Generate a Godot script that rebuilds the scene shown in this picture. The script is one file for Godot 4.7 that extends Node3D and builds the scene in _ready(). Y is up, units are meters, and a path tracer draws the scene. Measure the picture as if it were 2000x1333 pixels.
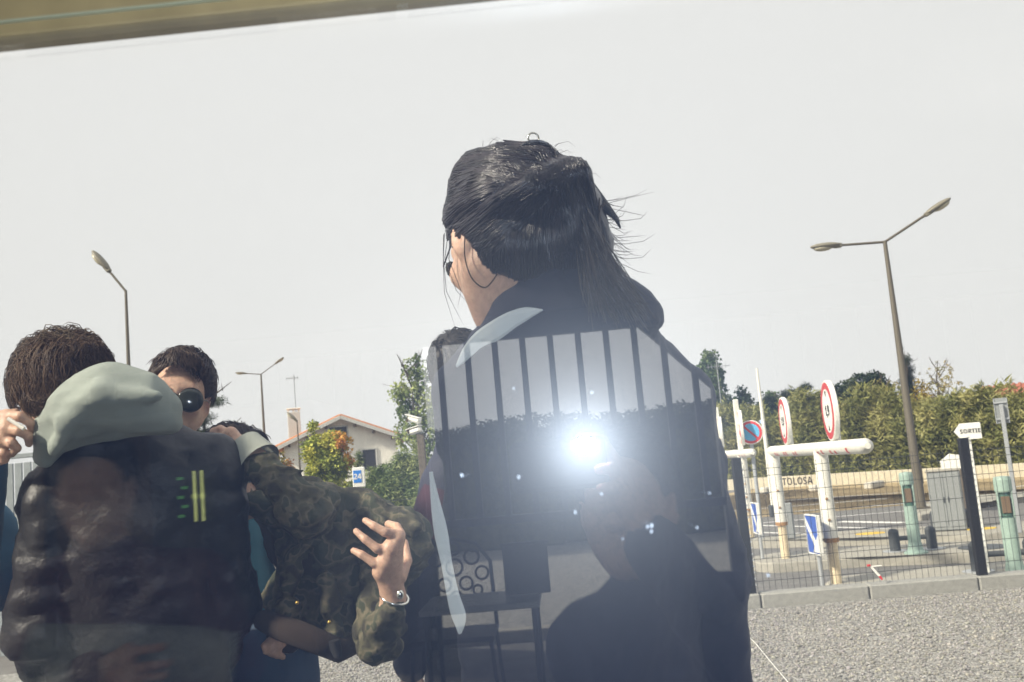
extends Node3D

var M := {}
var used := {}
var glass := Transform3D()

# ------------------------------------------------------------------ meshes
class Mb:
	var v := PackedVector3Array()
	var n := PackedVector3Array()
	var c := PackedColorArray()
	var idx := PackedInt32Array()
	var tint := Color.WHITE
	func vert(p: Vector3, nn: Vector3) -> int:
		v.push_back(p); n.push_back(nn); c.push_back(tint)
		return v.size() - 1
	func tri(a: int, b: int, d: int) -> void:   # a, b, d run counter-clockwise seen from outside
		idx.push_back(a); idx.push_back(d); idx.push_back(b)
	func quad(a: Vector3, b: Vector3, d: Vector3, e: Vector3) -> void:
		var nn := (b - a).cross(d - a).normalized()
		if nn == Vector3.ZERO:
			nn = (d - a).cross(e - a).normalized()
		var i := vert(a, nn); vert(b, nn); vert(d, nn); vert(e, nn)
		tri(i, i + 1, i + 2); tri(i, i + 2, i + 3)
	func face(a: Vector3, b: Vector3, d: Vector3) -> void:
		var nn := (b - a).cross(d - a).normalized()
		var i := vert(a, nn); vert(b, nn); vert(d, nn)
		tri(i, i + 1, i + 2)
	func box(t: Transform3D, s: Vector3, bev := 0.0) -> void:   # a box with chamfered edges
		var h := s * 0.5
		if bev <= 0.0:
			var p := []
			for k in 8:
				p.push_back(t * Vector3(h.x if k & 1 else -h.x, h.y if k & 2 else -h.y, h.z if k & 4 else -h.z))
			for f in [[4, 5, 7, 6], [1, 0, 2, 3], [5, 1, 3, 7], [0, 4, 6, 2], [6, 7, 3, 2], [0, 1, 5, 4]]:
				quad(p[f[0]], p[f[1]], p[f[2]], p[f[3]])
			return
		var ax := [Vector3.RIGHT, Vector3.UP, Vector3.BACK]
		var i := Vector3(h.x - bev, h.y - bev, h.z - bev)
		for a in 3:
			var u: Vector3 = ax[(a + 1) % 3]; var w: Vector3 = ax[(a + 2) % 3]; var q: Vector3 = ax[a]
			for s1 in [-1.0, 1.0]:
				var o: Vector3 = q * h[a] * s1
				var du: Vector3 = u * i[(a + 1) % 3] * s1; var dw: Vector3 = w * i[(a + 2) % 3]
				quad(t * (o - du - dw), t * (o + du - dw), t * (o + du + dw), t * (o - du + dw))
				for s2 in [-1.0, 1.0]:   # the chamfer between face q and face u
					var e1: Vector3 = q * h[a] * s1 + u * i[(a + 1) % 3] * s2
					var e2: Vector3 = q * i[a] * s1 + u * h[(a + 1) % 3] * s2
					var l: Vector3 = w * i[(a + 2) % 3] * s1 * s2
					quad(t * (e1 - l), t * (e2 - l), t * (e2 + l), t * (e1 + l))
		for k in 8:
			var g := Vector3(1 if k & 1 else -1, 1 if k & 2 else -1, 1 if k & 4 else -1)
			var A := t * (Vector3(h.x, i.y, i.z) * g); var B2 := t * (Vector3(i.x, h.y, i.z) * g); var C := t * (Vector3(i.x, i.y, h.z) * g)
			if g.x * g.y * g.z > 0: face(A, B2, C)
			else: face(A, C, B2)
	func bx(at: Vector3, s: Vector3, bev := 0.0, yaw := 0.0) -> void:
		box(Transform3D(Basis(Vector3.UP, yaw), at), s, bev)
	func tube(p: Array, r: Array, sides := 8, caps := true) -> void:
		var up := Vector3.UP
		var d0: Vector3 = (p[1] - p[0]).normalized()
		if absf(d0.dot(up)) > 0.9: up = Vector3.RIGHT
		var x := up.cross(d0).normalized()
		var base := v.size()
		for k in p.size():
			var d: Vector3 = (p[mini(k + 1, p.size() - 1)] - p[maxi(k - 1, 0)]).normalized()
			x = (x - d * x.dot(d)).normalized()
			var y := d.cross(x)
			for s in sides:
				var a := TAU * s / sides
				var nn := x * cos(a) + y * sin(a)
				vert(p[k] + nn * r[k], nn)
		for k in p.size() - 1:
			for s in sides:
				var a := base + k * sides + s
				var b := base + k * sides + (s + 1) % sides
				tri(a, b, b + sides); tri(a, b + sides, a + sides)
		if caps:
			for e in [0, p.size() - 1]:
				var nn: Vector3 = (p[0] - p[1]).normalized() if e == 0 else (p[e] - p[e - 1]).normalized()
				var i := vert(p[e], nn)
				for s in sides:
					vert(v[base + e * sides + s], nn)
				for s in sides:
					if e == 0: tri(i, i + 1 + (s + 1) % sides, i + 1 + s)
					else: tri(i, i + 1 + s, i + 1 + (s + 1) % sides)
	func bar(a: Vector3, b: Vector3, r: float, sides := 8) -> void:
		tube([a, b], [r, r], sides)
	func lathe(t: Transform3D, prof: Array, sides := 16) -> void:   # (radius, height) pairs, upwards
		for k in prof.size() - 1:
			var a: Vector2 = prof[k]; var b: Vector2 = prof[k + 1]
			var sl := Vector2(b.y - a.y, a.x - b.x).normalized()
			for s in sides:
				var q0 := TAU * s / sides; var q1 := TAU * (s + 1) / sides
				var i := vert(t * Vector3(a.x * cos(q0), a.y, -a.x * sin(q0)), (t.basis * Vector3(sl.x * cos(q0), sl.y, -sl.x * sin(q0))).normalized())
				vert(t * Vector3(a.x * cos(q1), a.y, -a.x * sin(q1)), (t.basis * Vector3(sl.x * cos(q1), sl.y, -sl.x * sin(q1))).normalized())
				vert(t * Vector3(b.x * cos(q1), b.y, -b.x * sin(q1)), (t.basis * Vector3(sl.x * cos(q1), sl.y, -sl.x * sin(q1))).normalized())
				vert(t * Vector3(b.x * cos(q0), b.y, -b.x * sin(q0)), (t.basis * Vector3(sl.x * cos(q0), sl.y, -sl.x * sin(q0))).normalized())
				tri(i, i + 1, i + 2); tri(i, i + 2, i + 3)
	func prism(poly: Array, t: Transform3D, depth: float) -> void:   # a convex outline (x, y), counter-clockwise seen from +z, from z = 0 to z = depth
		var m := poly.size()
		for k in m:
			var a: Vector2 = poly[k]; var b: Vector2 = poly[(k + 1) % m]
			quad(t * Vector3(a.x, a.y, 0), t * Vector3(b.x, b.y, 0), t * Vector3(b.x, b.y, depth), t * Vector3(a.x, a.y, depth))
			if k > 0 and k < m - 1:
				var o: Vector2 = poly[0]
				face(t * Vector3(o.x, o.y, depth), t * Vector3(a.x, a.y, depth), t * Vector3(b.x, b.y, depth))
				face(t * Vector3(o.x, o.y, 0), t * Vector3(b.x, b.y, 0), t * Vector3(a.x, a.y, 0))
	func ball(at: Vector3, r: Vector3, b := Basis(), rings := 8, sides := 12) -> void:
		var base := v.size()
		for k in rings + 1:
			var f := PI * k / rings - PI / 2
			for s in sides:
				var a := TAU * s / sides
				var q := Vector3(cos(f) * cos(a), sin(f), -cos(f) * sin(a))
				vert(at + b * (q * r), (b * (q / r)).normalized())
		for k in rings:
			for s in sides:
				var a := base + k * sides + s; var e := base + k * sides + (s + 1) % sides
				tri(a, e, e + sides); tri(a, e + sides, a + sides)
	func torus(t: Transform3D, R: float, r: float, n1 := 24, n2 := 8) -> void:   # axis along local z
		var base := v.size()
		for i in n1:
			var a := TAU * i / n1
			for j in n2:
				var b := TAU * j / n2
				var nn := Vector3(cos(a) * cos(b), sin(a) * cos(b), sin(b))
				vert(t * (Vector3(cos(a), sin(a), 0) * R + nn * r), (t.basis * nn).normalized())
		for i in n1:
			for j in n2:
				var p := base + i * n2 + j; var q := base + ((i + 1) % n1) * n2 + j
				var p2 := base + i * n2 + (j + 1) % n2; var q2 := base + ((i + 1) % n1) * n2 + (j + 1) % n2
				tri(p, q, q2); tri(p, q2, p2)
	func done(colors := false) -> ArrayMesh:
		var a := []
		a.resize(Mesh.ARRAY_MAX)
		a[Mesh.ARRAY_VERTEX] = v; a[Mesh.ARRAY_NORMAL] = n; a[Mesh.ARRAY_INDEX] = idx
		if colors: a[Mesh.ARRAY_COLOR] = c
		var m := ArrayMesh.new()
		m.add_surface_from_arrays(Mesh.PRIMITIVE_TRIANGLES, a)
		return m

# ------------------------------------------------------------------ smooth bodies: a distance field meshed with surface nets
class Field:
	var o := Vector3.ZERO
	var h := 0.01
	var nx := 0
	var ny := 0
	var nz := 0
	var d := PackedFloat32Array()
	func _init(lo: Vector3, hi: Vector3, cell: float) -> void:
		o = lo; h = cell
		nx = int((hi.x - lo.x) / h) + 2; ny = int((hi.y - lo.y) / h) + 2; nz = int((hi.z - lo.z) / h) + 2
		d.resize(nx * ny * nz); d.fill(0.2)
	func put(at: int, e: float, k: float, mode: int) -> void:
		var q := d[at]
		if mode == 1:
			e = -e
			var g := k - absf(q - e)
			d[at] = maxf(q, e) + (g * g / (4.0 * k) if g > 0.0 else 0.0)
		else:
			var g := k - absf(q - e)
			d[at] = minf(q, e) - (g * g / (4.0 * k) if g > 0.0 else 0.0)
	func cap(a: Vector3, b: Vector3, ra: float, rb: float, k := 0.02, w := Vector3.ZERO, s := 1.0, mode := 0) -> void:   # w, s: flattened along w to the share s
		var m := maxf(ra, rb) + k + 2.5 * h
		var lo := (a.min(b) - Vector3.ONE * m - o) / h
		var hi := (a.max(b) + Vector3.ONE * m - o) / h
		var st := 1.0 / s - 1.0
		var flat := s != 1.0
		var ab := b - a
		if flat: ab += w * ab.dot(w) * st
		var l2 := maxf(ab.length_squared(), 1e-9)
		for z in range(maxi(0, int(lo.z)), mini(nz - 1, int(hi.z) + 1) + 1):
			for y in range(maxi(0, int(lo.y)), mini(ny - 1, int(hi.y) + 1) + 1):
				var at := (z * ny + y) * nx
				for x in range(maxi(0, int(lo.x)), mini(nx - 1, int(hi.x) + 1) + 1):
					var p := o + Vector3(x, y, z) * h - a
					if flat: p += w * p.dot(w) * st
					var t := clampf(p.dot(ab) / l2, 0.0, 1.0)
					var e := (p - ab * t).length() - lerpf(ra, rb, t)
					var q := d[at + x]
					if mode == 1:
						e = -e
						var g := k - absf(q - e)
						d[at + x] = maxf(q, e) + (g * g / (4.0 * k) if g > 0.0 else 0.0)
					else:
						var g := k - absf(q - e)
						d[at + x] = minf(q, e) - (g * g / (4.0 * k) if g > 0.0 else 0.0)
	func ell(c: Vector3, b: Basis, r: Vector3, k := 0.02, mode := 0) -> void:
		var m := maxf(r.x, maxf(r.y, r.z)) + k + 2.5 * h
		var lo := (c - Vector3.ONE * m - o) / h
		var hi := (c + Vector3.ONE * m - o) / h
		var bi := b.transposed()
		for z in range(maxi(0, int(lo.z)), mini(nz - 1, int(hi.z) + 1) + 1):
			for y in range(maxi(0, int(lo.y)), mini(ny - 1, int(hi.y) + 1) + 1):
				var at := (z * ny + y) * nx
				for x in range(maxi(0, int(lo.x)), mini(nx - 1, int(hi.x) + 1) + 1):
					var p := bi * (o + Vector3(x, y, z) * h - c)
					var q := p / r
					var k0 := q.length()
					var e := k0 * (k0 - 1.0) / maxf((q / r).length(), 1e-6)
					put(at + x, e, k, mode)
	func plane(p: Vector3, nrm: Vector3) -> void:   # keeps what lies behind the plane
		for z in nz:
			for y in ny:
				var at := (z * ny + y) * nx
				for x in nx:
					var e := (o + Vector3(x, y, z) * h - p).dot(nrm)
					if e > d[at + x]: d[at + x] = e
	func ripple(no: FastNoiseLite, amp: float, f: Vector3) -> void:
		for z in nz:
			for y in ny:
				var at := (z * ny + y) * nx
				for x in nx:
					if absf(d[at + x]) < amp + 3.0 * h:
						var p := (o + Vector3(x, y, z) * h) * f
						d[at + x] += amp * no.get_noise_3dv(p)
	func sample(p: Vector3) -> float:
		var q := (p - o) / h
		var x := int(floorf(q.x)); var y := int(floorf(q.y)); var z := int(floorf(q.z))
		if x < 0 or y < 0 or z < 0 or x >= nx - 1 or y >= ny - 1 or z >= nz - 1: return 0.2
		var f := q - Vector3(x, y, z)
		var a := (z * ny + y) * nx + x
		var b := a + nx * ny
		var l0 := lerpf(lerpf(d[a], d[a + 1], f.x), lerpf(d[a + nx], d[a + nx + 1], f.x), f.y)
		var l1 := lerpf(lerpf(d[b], d[b + 1], f.x), lerpf(d[b + nx], d[b + nx + 1], f.x), f.y)
		return lerpf(l0, l1, f.z)
	func onto(from: Vector3, dir: Vector3) -> Vector3:   # the first point of the surface along a line
		var p := from
		for k in 400:
			var e := sample(p)
			if e < 0.0015: return p
			p += dir * clampf(e * 0.6, 0.0015, 0.02)
		return Vector3.INF
	func into(mb: Mb) -> void:
		var sx := 1; var sy := nx; var sz := nx * ny
		var at := PackedInt32Array()
		at.resize(nx * ny * nz); at.fill(-1)
		var off := [0, sx, sy, sx + sy, sz, sz + sx, sz + sy, sz + sx + sy]
		var base := mb.v.size()
		for z in nz - 1:
			for y in ny - 1:
				var row := (z * ny + y) * nx
				for x in nx - 1:
					var i := row + x
					var d0 := d[i]
					if d0 > h * 4.0 or d0 < -h * 4.0: continue
					var mask := 0
					for k in 8:
						if d[i + off[k]] < 0.0: mask |= 1 << k
					if mask == 0 or mask == 255: continue
					var s := Vector3.ZERO
					var c := 0
					for k in 8:
						for b in 3:
							var k2 := k | (1 << b)
							if k2 == k: continue
							if ((mask >> k) & 1) == ((mask >> k2) & 1): continue
							var a0 := d[i + off[k]]; var a1 := d[i + off[k2]]
							var t := a0 / (a0 - a1)
							var p := Vector3(k & 1, (k >> 1) & 1, (k >> 2) & 1)
							p[b] += t
							s += p; c += 1
					at[i] = mb.vert(o + (Vector3(x, y, z) + s / c) * h, Vector3.ZERO)
		for z in range(1, nz - 1):
			for y in range(1, ny - 1):
				var row := (z * ny + y) * nx
				for x in range(1, nx - 1):
					var i := row + x
					if at[i] < 0: continue
					var ins := d[i] < 0.0
					for b in 3:
						var st: int = [sx, sy, sz][b]; var su: int = [sy, sz, sx][b]; var sw: int = [sz, sx, sy][b]
						if (d[i + st] < 0.0) == ins: continue
						var q0 := at[i]; var q1 := at[i - su]; var q2 := at[i - su - sw]; var q3 := at[i - sw]
						if q1 < 0 or q2 < 0 or q3 < 0: continue
						if ins:
							mb.tri(q2, q3, q0); mb.tri(q2, q0, q1)
							_nn(mb, q0, q1, q2, q3, 1.0)
						else:
							mb.tri(q0, q3, q2); mb.tri(q0, q2, q1)
							_nn(mb, q0, q1, q2, q3, -1.0)
		for k in range(base, mb.v.size()):
			mb.n[k] = mb.n[k].normalized() if mb.n[k].length_squared() > 0 else Vector3.UP
	func _nn(mb: Mb, a: int, b: int, c: int, e: int, s: float) -> void:
		var nn := (mb.v[c] - mb.v[a]).cross(mb.v[b] - mb.v[e]) * -s
		mb.n[a] += nn; mb.n[b] += nn; mb.n[c] += nn; mb.n[e] += nn

# ------------------------------------------------------------------ nodes
func numbered(called: String) -> String:
	if not used.has(called):
		used[called] = 0
		return called
	used[called] += 1
	return "%s_%03d" % [called, used[called]]

func tag(o: Node, label: String, category := "", group := "", kind := "") -> Node:
	o.set_meta("label", label)
	if category: o.set_meta("category", category)
	if group: o.set_meta("group", group)
	if kind: o.set_meta("kind", kind)
	return o

func thing(called: String, label: String, category: String, at := Vector3.ZERO, yaw := 0.0, group := "") -> Node3D:
	var o := Node3D.new()
	o.name = numbered(called)
	add_child(o)
	o.position = at
	o.rotation.y = yaw
	tag(o, label, category, group)
	return o

func part(called: String, mesh: Mesh, mat: Material, parent: Node3D, at := Vector3.ZERO, stuff := false) -> MeshInstance3D:
	var o := MeshInstance3D.new()
	o.name = called
	o.mesh = mesh
	o.material_override = mat
	o.position = at
	parent.add_child(o, true)
	if stuff: o.set_meta("kind", "stuff")
	return o

func one(called: String, mesh: Mesh, mat: Material, label: String, category: String, at := Vector3.ZERO, group := "") -> MeshInstance3D:
	var o := MeshInstance3D.new()
	o.name = numbered(called)
	o.mesh = mesh
	o.material_override = mat
	o.position = at
	add_child(o)
	tag(o, label, category, group)
	return o

func struct(called: String, mesh: Mesh, mat: Material, label: String, at := Vector3.ZERO) -> MeshInstance3D:
	var o := MeshInstance3D.new()
	o.name = numbered(called)
	o.mesh = mesh
	o.material_override = mat
	o.position = at
	add_child(o)
	o.set_meta("kind", "structure")
	o.set_meta("label", label)
	return o

func copy(o: Node3D, at: Vector3, label: String, yaw := 0.0) -> Node3D:
	var r: Node3D = o.duplicate()
	r.name = numbered(str(o.name).rstrip("0123456789").rstrip("_"))
	add_child(r)
	r.position = at
	r.rotation.y = yaw
	r.set_meta("label", label)
	return r

# ------------------------------------------------------------------ materials
func lin(r: float, g: float, b: float, a := 1.0) -> Color:
	var c := Color(r, g, b).linear_to_srgb()
	c.a = a
	return c

func mat(r: float, g: float, b: float, rough := 0.8, metal := 0.0) -> StandardMaterial3D:
	var m := StandardMaterial3D.new()
	m.albedo_color = lin(r, g, b)
	m.roughness = rough
	m.metallic = metal
	return m

func noise(kind: int, freq: float, sd: int, oct := 4) -> FastNoiseLite:
	var n := FastNoiseLite.new()
	n.noise_type = kind
	n.frequency = freq
	n.seed = sd
	n.fractal_octaves = oct
	return n

func ntex(n: FastNoiseLite, stops: Array, size := 512) -> NoiseTexture2D:   # stops: [offset, Color]
	var t := NoiseTexture2D.new()
	t.width = size; t.height = size
	t.seamless = true
	t.seamless_blend_skirt = 0.1
	t.noise = n
	if stops:
		var g := Gradient.new()
		var f := PackedFloat32Array(); var c := PackedColorArray()
		for s in stops:
			f.push_back(s[0]); c.push_back(s[1])
		g.offsets = f; g.colors = c
		t.color_ramp = g
	return t

func textured(m: StandardMaterial3D, tex: Texture2D, metres: float, bump: Texture2D = null, cm := 0.0, world := true) -> StandardMaterial3D:
	m.albedo_texture = tex
	m.uv1_triplanar = true
	m.uv1_world_triplanar = world
	m.uv1_scale = Vector3.ONE / metres
	m.uv1_triplanar_sharpness = 4.0
	if bump:
		m.heightmap_enabled = true
		m.heightmap_texture = bump
		m.heightmap_scale = cm
		m.heightmap_flip_texture = false
	return m

func mottled(r: float, g: float, b: float, rough: float, spread: float, metres: float, sd: int, freq := 0.02, bump_cm := 0.0) -> StandardMaterial3D:
	var m := mat(1, 1, 1, rough)
	var nz := noise(FastNoiseLite.TYPE_SIMPLEX_SMOOTH, freq, sd, 5)
	var t := ntex(nz, [[0.15, lin(r * (1 - spread), g * (1 - spread), b * (1 - spread))], [0.5, lin(r, g, b)], [0.85, lin(r * (1 + spread), g * (1 + spread), b * (1 + spread))]])
	return textured(m, t, metres, ntex(noise(FastNoiseLite.TYPE_SIMPLEX_SMOOTH, freq * 2, sd + 1, 5), []) if bump_cm > 0 else null, bump_cm)

# ------------------------------------------------------------------ people
func frame(fwd: Vector3, up: Vector3) -> Basis:   # x to the person's left, y up, z forward
	var z := fwd.normalized()
	var x := up.cross(z).normalized()
	return Basis(x, z.cross(x), z)

func head_field(f: Field, c: Vector3, b: Basis, s: float, neck: Vector3, sockets := true) -> void:
	var at := func(x: float, y: float, z: float) -> Vector3: return c + b * (Vector3(x, y, z) * s)
	f.ell(at.call(0, 0.03, -0.012), b, Vector3(0.074, 0.092, 0.094) * s, 0.02)
	f.ell(at.call(0, -0.03, 0.03), b, Vector3(0.061, 0.088, 0.062) * s, 0.03)
	f.cap(at.call(0, -0.095, 0.062), at.call(0.052, -0.05, 0.0), 0.022 * s, 0.022 * s, 0.03)
	f.cap(at.call(0, -0.095, 0.062), at.call(-0.052, -0.05, 0.0), 0.022 * s, 0.022 * s, 0.03)
	f.cap(at.call(-0.036, 0.024, 0.074), at.call(0.036, 0.024, 0.074), 0.014 * s, 0.014 * s, 0.02)
	for e in [-1.0, 1.0]:
		f.ell(at.call(0.045 * e, -0.026, 0.062), b, Vector3(0.02, 0.018, 0.02) * s, 0.02)
	if sockets:
		for e in [-1.0, 1.0]:
			f.ell(at.call(0.032 * e, 0.0, 0.1), b, Vector3(0.018, 0.011, 0.015) * s, 0.012, 1)
			f.ell(at.call(0.032 * e, 0.0, 0.077), b, Vector3(0.0125, 0.0125, 0.0125) * s, 0.004)
	f.cap(at.call(0, 0.012, 0.086), at.call(0, -0.034, 0.108), 0.008 * s, 0.013 * s, 0.012)
	for e in [-1.0, 1.0]:
		f.ell(at.call(0.012 * e, -0.037, 0.098), b, Vector3(0.009, 0.008, 0.011) * s, 0.008)
	f.cap(at.call(-0.02, -0.062, 0.084), at.call(0.02, -0.062, 0.084), 0.0075 * s, 0.0075 * s, 0.006)
	f.cap(at.call(-0.016, -0.074, 0.082), at.call(0.016, -0.074, 0.082), 0.008 * s, 0.008 * s, 0.006)
	f.cap(at.call(-0.02, -0.068, 0.094), at.call(0.02, -0.068, 0.094), 0.0022, 0.0022, 0.003, Vector3.ZERO, 1.0, 1)
	for e in [-1.0, 1.0]:   # ears: a rim round a hollow, and a lobe
		var eb := b * Basis(Vector3.UP, 0.45 * e)
		f.ell(at.call(0.078 * e, -0.006, -0.008), eb, Vector3(0.009, 0.032, 0.02) * s, 0.006)
		f.ell(at.call(0.086 * e, -0.002, -0.004), eb, Vector3(0.006, 0.02, 0.011) * s, 0.006, 1)
		f.ell(at.call(0.074 * e, -0.034, -0.002), eb, Vector3(0.007, 0.011, 0.009) * s, 0.008)
	f.cap(at.call(0, -0.045, -0.022), neck, 0.052 * s, 0.058 * s, 0.03)

func hand_mesh(mb: Mb, wrist: Vector3, from: Vector3, palm: Array, fingers: Array, r := 0.0085) -> void:   # palm: points the palm is spread over; fingers: chains of joints
	var lo := wrist; var hi := wrist
	for p in palm + [from]:
		lo = lo.min(p); hi = hi.max(p)
	for c in fingers:
		for p in c:
			lo = lo.min(p); hi = hi.max(p)
	var f := Field.new(lo - Vector3.ONE * 0.035, hi + Vector3.ONE * 0.035, 0.0034)
	f.cap(from, wrist, 0.026, 0.023, 0.01)
	for k in palm.size():
		f.cap(wrist, palm[k], 0.019, 0.0125, 0.012)
		if k: f.cap(palm[k - 1], palm[k], 0.0125, 0.0125, 0.014)
	for n in fingers.size():
		var c: Array = fingers[n]
		for k in c.size() - 1:
			var t0 := 1.0 - 0.13 * k; var t1 := 1.0 - 0.13 * (k + 1)
			f.cap(c[k], c[k + 1], r * t0 * 1.08, r * t1 * 1.06, 0.003)
	f.into(mb)

# J: head, fwd, up, s, neck, chest, pelvis, side (unit, towards shoulder b), sa, ea, wa, sb, eb, wb
func body_part(root: Node3D, J: Dictionary, skin: Material, hands: Array, fine := 0.0045) -> MeshInstance3D:
	var mb := Mb.new()
	var side: Vector3 = J.side
	var fw := side.cross(Vector3.UP).normalized()
	var gy := 0.0
	var pel: Vector3 = J.pelvis
	var lo := pel; var hi := pel
	for k in ["neck", "chest", "sa", "sb", "ea", "eb", "wa", "wb"]:
		lo = lo.min(J[k]); hi = hi.max(J[k])
	lo.y = gy
	var f := Field.new(lo - Vector3(0.2, 0.02, 0.2), hi + Vector3.ONE * 0.15, 0.016)
	var thin: float = J.get("thin", 1.0)
	f.cap(J.chest, J.pelvis, 0.105 * thin, 0.11 * thin, 0.05, fw, 0.7)
	f.cap(J.chest, J.neck, 0.09 * thin, 0.045, 0.05, fw, 0.7)
	f.cap(J.sa, J.sb, 0.034, 0.034, 0.02)
	for q in ["a", "b"]:
		f.cap(J["s" + q], J["e" + q], 0.034, 0.028, 0.02)
		f.cap(J["e" + q], J["w" + q], 0.028, 0.025, 0.02)
		var e := -1.0 if q == "a" else 1.0
		var hip := pel + side * 0.085 * e
		var knee := Vector3(hip.x, pel.y * 0.54, hip.z) + side * 0.02 * e
		var ank := Vector3(hip.x, 0.07, hip.z) + side * 0.04 * e
		f.cap(hip, knee, 0.078, 0.052, 0.03)
		f.cap(knee, ank, 0.05, 0.036, 0.02)
		f.cap(ank - Vector3(0, 0.03, 0), ank + fw * J.get("toe", 1.0) * 0.16 - Vector3(0, 0.04, 0), 0.036, 0.028, 0.02)
	f.into(mb)
	var hc: Vector3 = J.head
	var b := frame(J.fwd, J.up)
	var R = Vector3.ONE * 0.15 * J.s
	var hl = (hc - R).min(J.neck - Vector3.ONE * 0.04)
	var hh = (hc + R).max(J.neck + Vector3.ONE * 0.02)
	var g := Field.new(hl, hh, fine)
	head_field(g, hc, b, J.s, J.neck)
	g.into(mb)
	for hd in hands: hand_mesh(mb, hd[0], hd[1], hd[2], hd[3], hd[4] if hd.size() > 4 else 0.0085)
	return part("body", mb.done(), skin, root, -root.position)

func trousers_part(root: Node3D, J: Dictionary, m: Material, sd: int) -> void:
	var side: Vector3 = J.side
	var pel: Vector3 = J.pelvis
	var fw := side.cross(Vector3.UP).normalized()
	var f := Field.new(Vector3(pel.x - 0.28, 0.03, pel.z - 0.28), Vector3(pel.x + 0.28, pel.y + 0.2, pel.z + 0.28), 0.015)
	f.cap(pel + Vector3(0, 0.06, 0), pel, 0.15, 0.155, 0.04, fw, 0.75)
	for e in [-1.0, 1.0]:
		var hip = pel + side * 0.085 * e
		var knee = Vector3(hip.x, pel.y * 0.54, hip.z) + side * 0.02 * e
		var ank = Vector3(hip.x, 0.09, hip.z) + side * 0.04 * e
		f.cap(hip, knee, 0.095, 0.07, 0.03)
		f.cap(knee, ank, 0.068, 0.06, 0.02)
	f.ripple(noise(FastNoiseLite.TYPE_SIMPLEX, 1.0, sd, 3), 0.008, Vector3(9, 14, 9))
	f.plane(pel + Vector3(0, 0.1, 0), Vector3.UP)
	var mb := Mb.new()
	f.into(mb)
	part("trousers", mb.done(), m, root, -root.position)
	for e in [-1.0, 1.0]:
		var ank = Vector3(pel.x, 0.06, pel.z) + side * 0.125 * e
		var s := Mb.new()
		var toe: float = J.get("toe", 1.0)
		s.ball(ank + fw * toe * 0.07 + Vector3(0, -0.012, 0), Vector3(0.05, 0.045, 0.14), Basis(Vector3.UP.cross(fw).normalized(), Vector3.UP, fw))
		s.ball(ank + Vector3(0, 0.03, 0), Vector3(0.05, 0.06, 0.055))
		part("shoe", s.done(), M.shoe, root, -root.position)

func strand(mb: Mb, p: Array, r: float, shade: Color) -> void:
	mb.tint = shade
	var rr := []
	for k in p.size(): rr.push_back(r * (1.0 - 0.75 * pow(float(k) / (p.size() - 1), 3)))
	mb.tube(p, rr, 3, false)

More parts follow.
